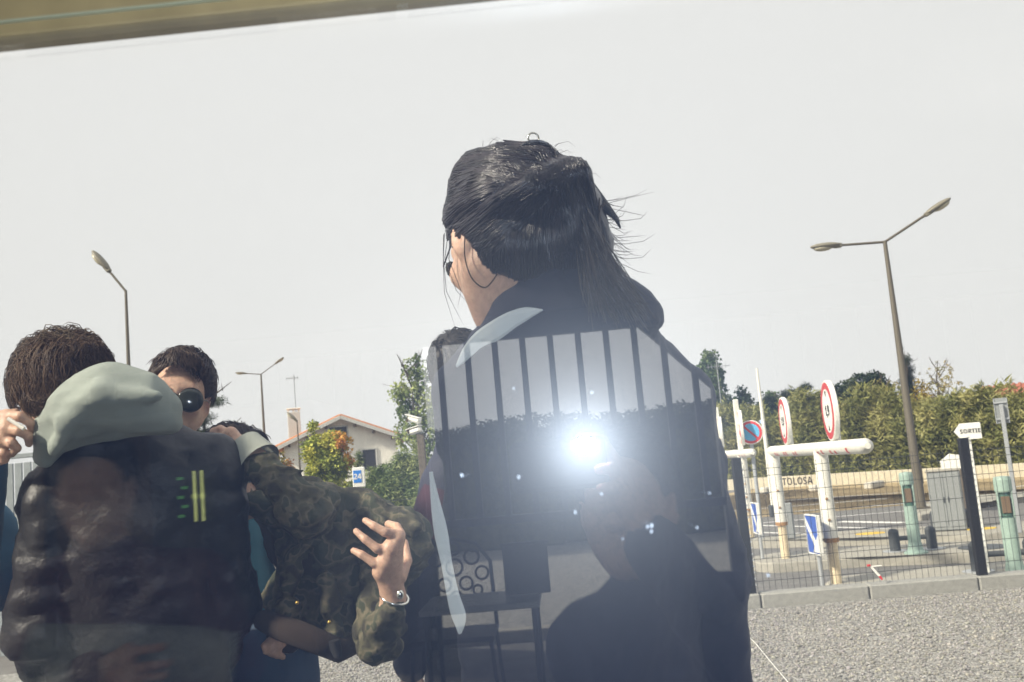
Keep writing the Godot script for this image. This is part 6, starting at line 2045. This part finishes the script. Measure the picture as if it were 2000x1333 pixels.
func camo_man() -> void:
	var J := {
		"head": Vector3(-0.6697, 1.3376, -2.3140), "fwd": Vector3(-0.45, -0.25, 0.8), "up": Vector3(-0.1, 1, 0.15), "s": 0.9,
		"neck": Vector3(-0.5514, 1.2649, -2.3233), "chest": Vector3(-0.3976, 1.1612, -2.2862), "pelvis": Vector3(-0.6475, 0.8903, -2.4318), "side": Vector3(0.5, 0, 0.866),
		"sa": Vector3(-0.4739, 1.2603, -2.2634), "ea": Vector3(-0.4463, 1.2504, -2.0429), "wa": Vector3(-0.5872, 1.3907, -2.1257),
		"thin": 0.5, "sb": Vector3(-0.2900, 1.1895, -2.2321), "eb": Vector3(-0.3303, 0.9692, -2.0789), "wb": Vector3(-0.2789, 1.0645, -2.0163),
	}
	J.toe = -1.0
	var base := Vector3(J.pelvis.x, 0, J.pelvis.z)
	var o := thing("person", "man in a camouflage jacket leaning left, one forearm raised before his face", "person", base)
	var hA := [Vector3(-0.5872, 1.3907, -2.1257), Vector3(-0.5374, 1.3462, -2.1012), [Vector3(-0.6177, 1.4262, -2.1312), Vector3(-0.6299, 1.4120, -2.1331)], [[Vector3(-0.6177, 1.4262, -2.1312), Vector3(-0.6445, 1.4403, -2.1496), Vector3(-0.6676, 1.4386, -2.1700)], [Vector3(-0.6238, 1.4191, -2.1321), Vector3(-0.6525, 1.4255, -2.1515), Vector3(-0.6747, 1.4214, -2.1722)], [Vector3(-0.6299, 1.4120, -2.1331), Vector3(-0.6584, 1.4084, -2.1537), Vector3(-0.6787, 1.4018, -2.1747)], [Vector3(-0.5993, 1.3871, -2.1060), Vector3(-0.6174, 1.3779, -2.1072), Vector3(-0.6349, 1.3709, -2.1282)]]]
	var hB := [Vector3(-0.2785, 1.0685, -2.0158), Vector3(-0.3027, 1.0099, -2.0434), [Vector3(-0.2569, 1.1854, -1.9756), Vector3(-0.2712, 1.1675, -1.9678), Vector3(-0.2833, 1.1428, -1.9709), Vector3(-0.2958, 1.1235, -1.9785)], [
		[Vector3(-0.2564, 1.1913, -1.9748), Vector3(-0.2776, 1.2001, -1.9586), Vector3(-0.2983, 1.2138, -1.9568), Vector3(-0.3158, 1.2256, -1.9654)],
		[Vector3(-0.2717, 1.1616, -1.9685), Vector3(-0.2954, 1.1704, -1.9573), Vector3(-0.3166, 1.1900, -1.9548), Vector3(-0.3347, 1.2067, -1.9628)],
		[Vector3(-0.2840, 1.1349, -1.9720), Vector3(-0.3045, 1.1431, -1.9659), Vector3(-0.3269, 1.1609, -1.9636), Vector3(-0.3438, 1.1694, -1.9726)],
		[Vector3(-0.2522, 1.1910, -1.9900), Vector3(-0.2616, 1.2057, -2.0083), Vector3(-0.2801, 1.2122, -2.0276)],
		[Vector3(-0.2577, 1.1061, -2.0009), Vector3(-0.2464, 1.1365, -2.0272), Vector3(-0.2530, 1.1715, -2.0530)]], 0.0098]
	body_part(o, J, M.skin, [hA, hB])
	trousers_part(o, J, M.jeans, 131)
	short_hair(o, J, Color(0.02, 0.014, 0.01), 1100, 0.035, 0.012, 0.7, 132)
	var fw := Vector3(-0.36, 0, 0.93)
	var f := Field.new(Vector3(-0.7081, 0.8934, -2.2701) - Vector3(0, 0, 0.3), Vector3(-0.1544, 1.3749, -2.2084) + Vector3(0, 0, 0.42), 0.009)
	f.cap(Vector3(-0.4075, 1.1346, -2.2997), Vector3(-0.5074, 1.0166, -2.3349), 0.16, 0.135, 0.05, fw, 0.66)
	f.cap(Vector3(-0.4916, 1.2561, -2.2639), Vector3(-0.2814, 1.1583, -2.2361), 0.058, 0.062, 0.05)
	f.cap(Vector3(-0.5466, 1.2652, -2.3031), Vector3(-0.4797, 1.2608, -2.2633), 0.05, 0.055, 0.03)
	f.cap(Vector3(-0.2741, 1.1768, -2.2338), Vector3(-0.2621, 1.1445, -2.2077), 0.06, 0.05, 0.03)
	f.cap(J.sa, J.ea, 0.06, 0.054, 0.02)
	f.cap(J.ea, J.wa, 0.052, 0.041, 0.012)
	f.cap(Vector3(-0.3233, 1.1657, -2.2150), J.eb, 0.05, 0.05, 0.02)
	f.cap(J.eb, Vector3(-0.2878, 1.0403, -2.0244), 0.046, 0.039, 0.012)
	f.cap(Vector3(-0.5347, 1.2408, -2.3062), Vector3(-0.4477, 1.1416, -2.2988), 0.07, 0.11, 0.04)
	f.cap(Vector3(-0.5951, 1.2723, -2.2215), Vector3(-0.4963, 1.2333, -2.2265), 0.042, 0.05, 0.02)
	# open front flap with the hem
	f.cap(Vector3(-0.5098, 1.1529, -2.1663), Vector3(-0.5292, 1.0306, -2.1718), 0.025, 0.022, 0.02)
	f.cap(Vector3(-0.4329, 1.0844, -2.1448), Vector3(-0.4253, 0.9869, -2.1573), 0.03, 0.024, 0.03)
	var n := noise(FastNoiseLite.TYPE_SIMPLEX_SMOOTH, 1.0, 133, 3)
	f.ripple(n, 0.012, Vector3(9, 12, 9))
	f.ripple(creases(183), 0.017, Vector3(8, 12, 8))
	f.plane(Vector3(-0.5064, 0.9886, -2.1571), Vector3(0.42, -0.9, 0.0).normalized() * 1.0 if false else Vector3(-0.36, -0.93, 0).normalized())
	var mb := Mb.new()
	f.into(mb)
	part("jacket", mb.done(), M.camo, o, -base)
	var cu := Mb.new()
	var wa: Vector3 = J.wa
	var da: Vector3 = (J.ea - wa).normalized()
	cu.tube([wa + da * 0.052, wa + da * 0.03, wa - da * 0.004, wa - da * 0.006], [0.05, 0.047, 0.0435, 0.03], 20, false)
	part("cuff", cu.done(), M.pale_cuff, o, -base)
	# ribbed brown hem and the cord end
	var rb := Mb.new()
	var pr := [Vector3(-0.5820, 1.0276, -2.1722), Vector3(-0.5346, 1.0162, -2.1233), Vector3(-0.4887, 1.0007, -2.1051), Vector3(-0.4481, 0.9804, -2.1077), Vector3(-0.4147, 0.9571, -2.1308), Vector3(-0.3971, 0.9537, -2.2019)]
	rb.tube(pr, [0.022, 0.026, 0.027, 0.026, 0.025, 0.02], 10)
	part("hem_band", rb.done(), M.rib, o, -base)
	var tg := Mb.new()
	tg.tube([Vector3(-0.4133, 0.9868, -2.0766), Vector3(-0.4114, 0.9721, -2.0785), Vector3(-0.4079, 0.9532, -2.0809)], [0.011, 0.012, 0.008], 10)
	part("cord_toggle", tg.done(), M.black, o, -base)
	for q in [Vector3(-0.4763, 1.0715, -2.0456), Vector3(-0.4131, 1.0286, -2.0410)]:
		var bt := Mb.new()
		bt.ball(q, Vector3.ONE * 0.004, Basis(), 5, 8)
		part("button", bt.done(), M.brass, o, -base)
	var wr := Mb.new()
	var wbv: Vector3 = Vector3(-0.2763, 1.0703, -2.0155)
	var dirw := (Vector3(-0.2909, 1.0358, -2.0300) - wbv).normalized()
	var xb := dirw.cross(Vector3.BACK).normalized()
	wr.torus(Transform3D(Basis(xb, dirw.cross(xb), dirw), wbv), 0.0285, 0.0028, 26, 6)
	wr.ball(Vector3(-0.2615, 1.0762, -1.9896), Vector3(0.008, 0.01, 0.006), Basis(), 5, 8)
	part("bracelet", wr.done(), M.silver, o, -base)

func coat_man() -> void:
	var J := {
		"head": Vector3(-0.1375, 1.5484, -2.5894), "fwd": Vector3(0.25, -0.1, -0.95), "up": Vector3(-0.05, 1, 0), "s": 0.9,
		"neck": Vector3(-0.1479, 1.4129, -2.6269), "chest": Vector3(-0.1195, 1.2084, -2.6733), "pelvis": Vector3(-0.1376, 0.8653, -2.7576), "side": Vector3(0.97, 0, 0.2),
		"sa": Vector3(-0.2030, 1.2771, -2.6242), "ea": Vector3(-0.2942, 1.0409, -2.6343), "wa": Vector3(-0.3429, 0.8126, -2.7039),
		"sb": Vector3(0.0640, 1.2734, -2.6851), "eb": Vector3(0.0823, 0.9950, -2.7611), "wb": Vector3(0.0478, 0.7629, -2.7909),
	}
	var base := Vector3(J.pelvis.x, 0, J.pelvis.z)
	var o := thing("person", "short haired person in a dark maroon and navy coat, mostly hidden behind the woman", "person", base)
	var wa: Vector3 = J.wa
	body_part(o, J, M.skin, [[wa, J.ea, [wa + Vector3(-0.02, -0.07, 0.01), wa + Vector3(0.03, -0.07, 0.0)], [[wa + Vector3(-0.02, -0.07, 0.01), wa + Vector3(-0.02, -0.14, 0.0)], [wa + Vector3(0.005, -0.07, 0), wa + Vector3(0.005, -0.15, 0)], [wa + Vector3(0.03, -0.07, 0), wa + Vector3(0.03, -0.14, 0)]]]])
	trousers_part(o, J, M.dark_trousers, 141)
	short_hair(o, J, Color(0.02, 0.016, 0.014), 1100, 0.03, 0.01, 0.6, 142)
	var fw := Vector3(0.2, 0, -0.97)
	var f := Field.new(Vector3(-0.42, 0.62, -3.0), Vector3(0.3, 1.42, -2.3), 0.011)
	f.cap(J.chest, J.pelvis + Vector3(0, -0.06, 0), 0.15, 0.17, 0.04, fw, 0.7)
	for q in ["a", "b"]:
		f.cap(J.neck, J["s" + q], 0.06, 0.06, 0.04)
		f.cap(J["s" + q], J["e" + q], 0.064, 0.056, 0.03)
		f.cap(J["e" + q], J["w" + q], 0.056, 0.048, 0.02)
	f.ripple(noise(FastNoiseLite.TYPE_SIMPLEX_SMOOTH, 1.0, 143, 3), 0.01, Vector3(9, 8, 9))
	f.ripple(creases(193), 0.0080, Vector3(5, 9, 5))
	f.cap(J.neck, J.neck + Vector3(0, 0.12, 0), 0.055, 0.06, 0.01, Vector3.ZERO, 1.0, 1)
	var mb := Mb.new()
	f.into(mb)
	part("coat", mb.done(), M.navy, o, -base)
	var sm := Mb.new()
	var sa: Vector3 = J.sa
	var ea: Vector3 = J.ea
	var pts := []; var rr := []
	for k in 6:
		pts.push_back(sa.lerp(ea, 0.05 + 0.1 * k)); rr.push_back(0.066 - 0.0004 * k)
	sm.tube(pts, rr, 18, false)
	part("sleeve_panel", sm.done(), M.maroon, o, -base)

func blue_man() -> void:
	var J := {
		"head": Vector3(-1.3462, 1.5797, -2.1821), "fwd": Vector3(0.9, -0.05, 0.3), "up": Vector3(0, 1, 0), "s": 0.92,
		"neck": Vector3(-1.3506, 1.4110, -2.2239), "chest": Vector3(-1.3481, 1.2502, -2.2647), "pelvis": Vector3(-1.3759, 0.9385, -2.3248), "side": Vector3(0.6, 0, 0.8),
		"sa": Vector3(-1.5666, 1.3091, -2.3680), "ea": Vector3(-1.6327, 1.0785, -2.4480), "wa": Vector3(-1.5223, 0.8956, -2.3706),
		"sb": Vector3(-1.1878, 1.2601, -2.1626), "eb": Vector3(-1.1559, 1.1050, -2.0615), "wb": Vector3(-1.0541, 1.4010, -1.9530),
	}
	var base := Vector3(J.pelvis.x, 0, J.pelvis.z)
	var o := thing("person", "person in a blue jacket at the left edge whose raised hand holds a cigarette", "person", base)
	var h := [Vector3(-1.0488, 1.4156, -1.9511), Vector3(-1.0594, 1.3865, -1.9549), [Vector3(-0.9727, 1.4813, -1.8923), Vector3(-0.9695, 1.4583, -1.8852), Vector3(-0.9770, 1.4396, -1.8876), Vector3(-0.9931, 1.4276, -1.8992)], [
		[Vector3(-0.9744, 1.4844, -1.8919), Vector3(-0.9417, 1.4788, -1.8775), Vector3(-0.9259, 1.4661, -1.8842), Vector3(-0.9310, 1.4477, -1.9016)],
		[Vector3(-0.9714, 1.4584, -1.8851), Vector3(-0.9410, 1.4514, -1.8709), Vector3(-0.9270, 1.4407, -1.8773), Vector3(-0.9363, 1.4266, -1.8993)],
		[Vector3(-0.9809, 1.4399, -1.8875), Vector3(-0.9565, 1.4297, -1.8737), Vector3(-0.9502, 1.4196, -1.8800), Vector3(-0.9711, 1.4101, -1.9014)],
		[Vector3(-0.9970, 1.4280, -1.8991), Vector3(-0.9787, 1.4125, -1.8860), Vector3(-0.9804, 1.4011, -1.8925), Vector3(-0.9978, 1.3969, -1.9031)],
		[Vector3(-1.0346, 1.4536, -1.9261), Vector3(-1.0016, 1.4883, -1.9216), Vector3(-0.9714, 1.4916, -1.9212)]], 0.0105]
	var wa: Vector3 = J.wa
	body_part(o, J, M.skin, [h, [wa, J.ea, [wa + Vector3(-0.02, -0.07, 0.01), wa + Vector3(0.03, -0.07, 0.0)], [[wa + Vector3(-0.02, -0.07, 0.01), wa + Vector3(-0.02, -0.14, 0.0)], [wa + Vector3(0.03, -0.07, 0), wa + Vector3(0.03, -0.14, 0)]]]])
	trousers_part(o, J, M.jeans, 151)
	short_hair(o, J, Color(0.03, 0.02, 0.013), 700, 0.03, 0.01, 0.6, 152)
	var fw := Vector3(-0.8, 0, 0.6)
	var f := Field.new(Vector3(-1.75, 0.7, -2.75), Vector3(-0.85, 1.42, -1.8), 0.013)
	f.cap(J.chest, J.pelvis, 0.14, 0.15, 0.04, fw, 0.72)
	for q in ["a", "b"]:
		f.cap(J.neck, J["s" + q], 0.06, 0.066, 0.04)
		f.cap(J["s" + q], J["e" + q], 0.068, 0.058, 0.03)
		f.cap(J["e" + q], J["w" + q], 0.054, 0.042, 0.02)
	f.cap(Vector3(-1.1878, 1.2601, -2.1626), Vector3(-1.1584, 1.1622, -2.1953), 0.07, 0.075, 0.04)
	f.ripple(noise(FastNoiseLite.TYPE_SIMPLEX_SMOOTH, 1.0, 153, 3), 0.01, Vector3(9, 9, 9))
	var mb := Mb.new()
	f.into(mb)
	part("jacket", mb.done(), M.blue_jacket, o, -base)
	var c := thing("cigarette", "white cigarette between the fingers of the raised hand", "cigarette", Vector3(-0.9441, 1.4649, -1.8662))
	var cm := Mb.new()
	var a: Vector3 = Vector3(-0.9576, 1.4757, -1.8648) - c.position
	var b: Vector3 = Vector3(-0.9276, 1.4538, -1.8636) - c.position
	cm.bar(a, b, 0.0038, 10)
	part("paper_tube", cm.done(), M.cigarette, c)

# ------------------------------------------------------------------ the photographer, seen only in the glass
func photographer() -> void:
	var c := thing("flash_camera", "black compact camera with its flash firing, mirrored in the glass", "camera", Vector3(0, 1.3, 0.045))
	var cb := Mb.new()
	cb.bx(Vector3(0, 0, 0), Vector3(0.12, 0.064, 0.03), 0.006)
	part("camera_body", cb.done(), M.camera, c)
	var fl := Mb.new()
	fl.bx(Vector3(0.034, 0.021, -0.0175), Vector3(0.026, 0.014, 0.004), 0.001)
	part("flash_window", fl.done(), M.flash_glow, c)
	var l := SpotLight3D.new()
	l.name = "flash_light"
	l.position = Vector3(0.034, 0.021, -0.026)
	l.rotation.y = deg_to_rad(-2.0)
	l.spot_angle = 62.0
	l.spot_angle_attenuation = 0.5
	l.spot_range = 30.0
	l.spot_attenuation = 2.0
	l.light_energy = 0.8
	l.light_size = 0.01
	l.light_color = Color(0.88, 0.94, 1.0)
	l.shadow_enabled = true
	c.add_child(l)
	var J := {
		"head": Vector3(0.09, 1.23, 0.37), "fwd": Vector3(-0.25, 0.1, -1), "up": Vector3(0, 1, 0), "s": 0.9,
		"neck": Vector3(0.12, 1.08, 0.42), "chest": Vector3(0.13, 0.9, 0.45), "pelvis": Vector3(0.15, 0.54, 0.48), "side": Vector3(0.75, 0, 0.66),
		"sa": Vector3(0.02, 1.02, 0.36), "ea": Vector3(0.03, 0.78, 0.34), "wa": Vector3(0.07, 0.58, 0.26),
		"sb": Vector3(0.25, 1.02, 0.52), "eb": Vector3(0.28, 0.92, 0.26), "wb": Vector3(0.11, 1.19, 0.07),
	}
	var base := Vector3(J.pelvis.x, 0, J.pelvis.z)
	var o := thing("person", "photographer in dark clothes crouching behind the glass with the camera raised", "person", base)
	var hands := []
	var lw: Vector3 = J.wa
	hands.push_back([lw, J.ea, [lw + Vector3(-0.02, -0.07, 0.0), lw + Vector3(0.03, -0.07, 0.0)], [[lw + Vector3(-0.02, -0.07, 0.0), lw + Vector3(-0.02, -0.14, 0.01)], [lw + Vector3(0.005, -0.075, 0), lw + Vector3(0.005, -0.15, 0.015)], [lw + Vector3(0.03, -0.07, 0), lw + Vector3(0.03, -0.14, 0.01)], [lw + Vector3(-0.02, -0.03, -0.01), lw + Vector3(-0.045, -0.07, -0.02)]]])
	for e in [1.0]:
		var w: Vector3 = J.wb
		var k := Vector3(0.064 * e + 0.005 * e, 1.285, 0.055)
		hands.push_back([w, J.eb, [k, k + Vector3(0, -0.03, 0)], [[k + Vector3(0, 0.015, 0), k + Vector3(-0.015 * e, 0.042, -0.005), k + Vector3(-0.04 * e, 0.047, -0.005)], [k, k + Vector3(-0.004 * e, 0.005, -0.03), k + Vector3(-0.02 * e, 0.005, -0.036)], [k + Vector3(0, -0.02, 0), k + Vector3(-0.004 * e, -0.018, -0.03), k + Vector3(-0.02 * e, -0.018, -0.036)], [k + Vector3(0, -0.035, 0.0), k + Vector3(-0.025 * e, -0.045, -0.005)], [k + Vector3(0, -0.02, 0.02), k + Vector3(-0.03 * e, -0.012, 0.024)]]])
	body_part(o, J, M.skin, hands, 0.006)
	trousers_part(o, J, M.dark_trousers, 161)
	short_hair(o, J, Color(0.02, 0.015, 0.01), 500, 0.04, 0.012, 0.7, 162)
	var f := Field.new(Vector3(-0.3, 0.4, -0.06), Vector3(0.52, 1.34, 0.76), 0.014)
	f.cap(J.chest, J.pelvis, 0.15, 0.15, 0.04)
	f.cap(J.chest, J.neck - Vector3(0, 0.01, 0), 0.14, 0.08, 0.05)
	for q in ["a", "b"]:
		f.cap(J.neck - Vector3(0, 0.03, 0), J["s" + q], 0.06, 0.07, 0.04)
		f.cap(J["s" + q], J["e" + q], 0.068, 0.058, 0.03)
		f.cap(J["e" + q], J["w" + q], 0.054, 0.04, 0.02)
	f.ripple(noise(FastNoiseLite.TYPE_SIMPLEX_SMOOTH, 1.0, 163, 3), 0.01, Vector3(9, 9, 9))
	var mb := Mb.new()
	f.into(mb)
	part("jacket", mb.done(), M.navy, o, -base)
	# a companion with folded arms beside the photographer
	var K := {
		"head": Vector3(-0.98, 1.34, 0.78), "fwd": Vector3(0.3, -0.2, -1), "up": Vector3(0, 1, 0), "s": 0.92,
		"neck": Vector3(-0.98, 1.19, 0.82), "chest": Vector3(-0.97, 1.02, 0.83), "pelvis": Vector3(-0.96, 0.66, 0.85), "side": Vector3(1, 0, 0),
		"sa": Vector3(-1.16, 1.12, 0.82), "ea": Vector3(-1.26, 0.98, 0.72), "wa": Vector3(-0.9, 1.0, 0.6),
		"sb": Vector3(-0.79, 1.12, 0.82), "eb": Vector3(-0.68, 0.98, 0.72), "wb": Vector3(-1.04, 1.05, 0.59),
	}
	base = Vector3(K.pelvis.x, 0, K.pelvis.z)
	o = thing("person", "companion in a red plaid shirt with folded arms, faintly mirrored at lower left", "person", base)
	var hs := []
	for q in ["a", "b"]:
		var w: Vector3 = K["w" + q]
		var d: Vector3 = (w - K["e" + q]).normalized()
		hs.push_back([w, K["e" + q], [w + d * 0.08 + Vector3(0, 0.03, 0), w + d * 0.085 - Vector3(0, 0.02, 0)], [[w + d * 0.08 + Vector3(0, 0.03, 0), w + d * 0.15 + Vector3(0, 0.03, 0.02)], [w + d * 0.085, w + d * 0.16 + Vector3(0, 0.0, 0.02)], [w + d * 0.085 - Vector3(0, 0.02, 0), w + d * 0.15 + Vector3(0, -0.02, 0.02)]]])
	body_part(o, K, M.skin, hs, 0.006)
	trousers_part(o, K, M.jeans, 171)
	short_hair(o, K, Color(0.02, 0.015, 0.01), 500, 0.04, 0.012, 0.7, 172)
	var g := Field.new(Vector3(-1.4, 0.5, 0.4), Vector3(-0.5, 1.32, 1.15), 0.014)
	g.cap(K.chest, K.pelvis, 0.16, 0.16, 0.04, Vector3(0, 0, 1), 0.7)
	g.cap(K.chest, K.neck - Vector3(0, 0.02, 0), 0.15, 0.075, 0.05, Vector3(0, 0, 1), 0.8)
	for q in ["a", "b"]:
		g.cap(K.neck - Vector3(0, 0.03, 0), K["s" + q], 0.06, 0.07, 0.04)
		g.cap(K["s" + q], K["e" + q], 0.066, 0.056, 0.03)
		g.cap(K["e" + q], K["w" + q], 0.052, 0.04, 0.02)
	var gm := Mb.new()
	g.into(gm)
	part("shirt", gm.done(), M.plaid, o, -base)
	for q in ["a", "b"]:
		var fs := Mb.new()
		var e0: Vector3 = K["e" + q]
		var w0: Vector3 = K["w" + q]
		fs.tube([e0, e0.lerp(w0, 0.5), e0.lerp(w0, 0.95)], [0.062, 0.058, 0.048], 16)
		part("sleeve", fs.done(), M.pale_cuff, o, -base)
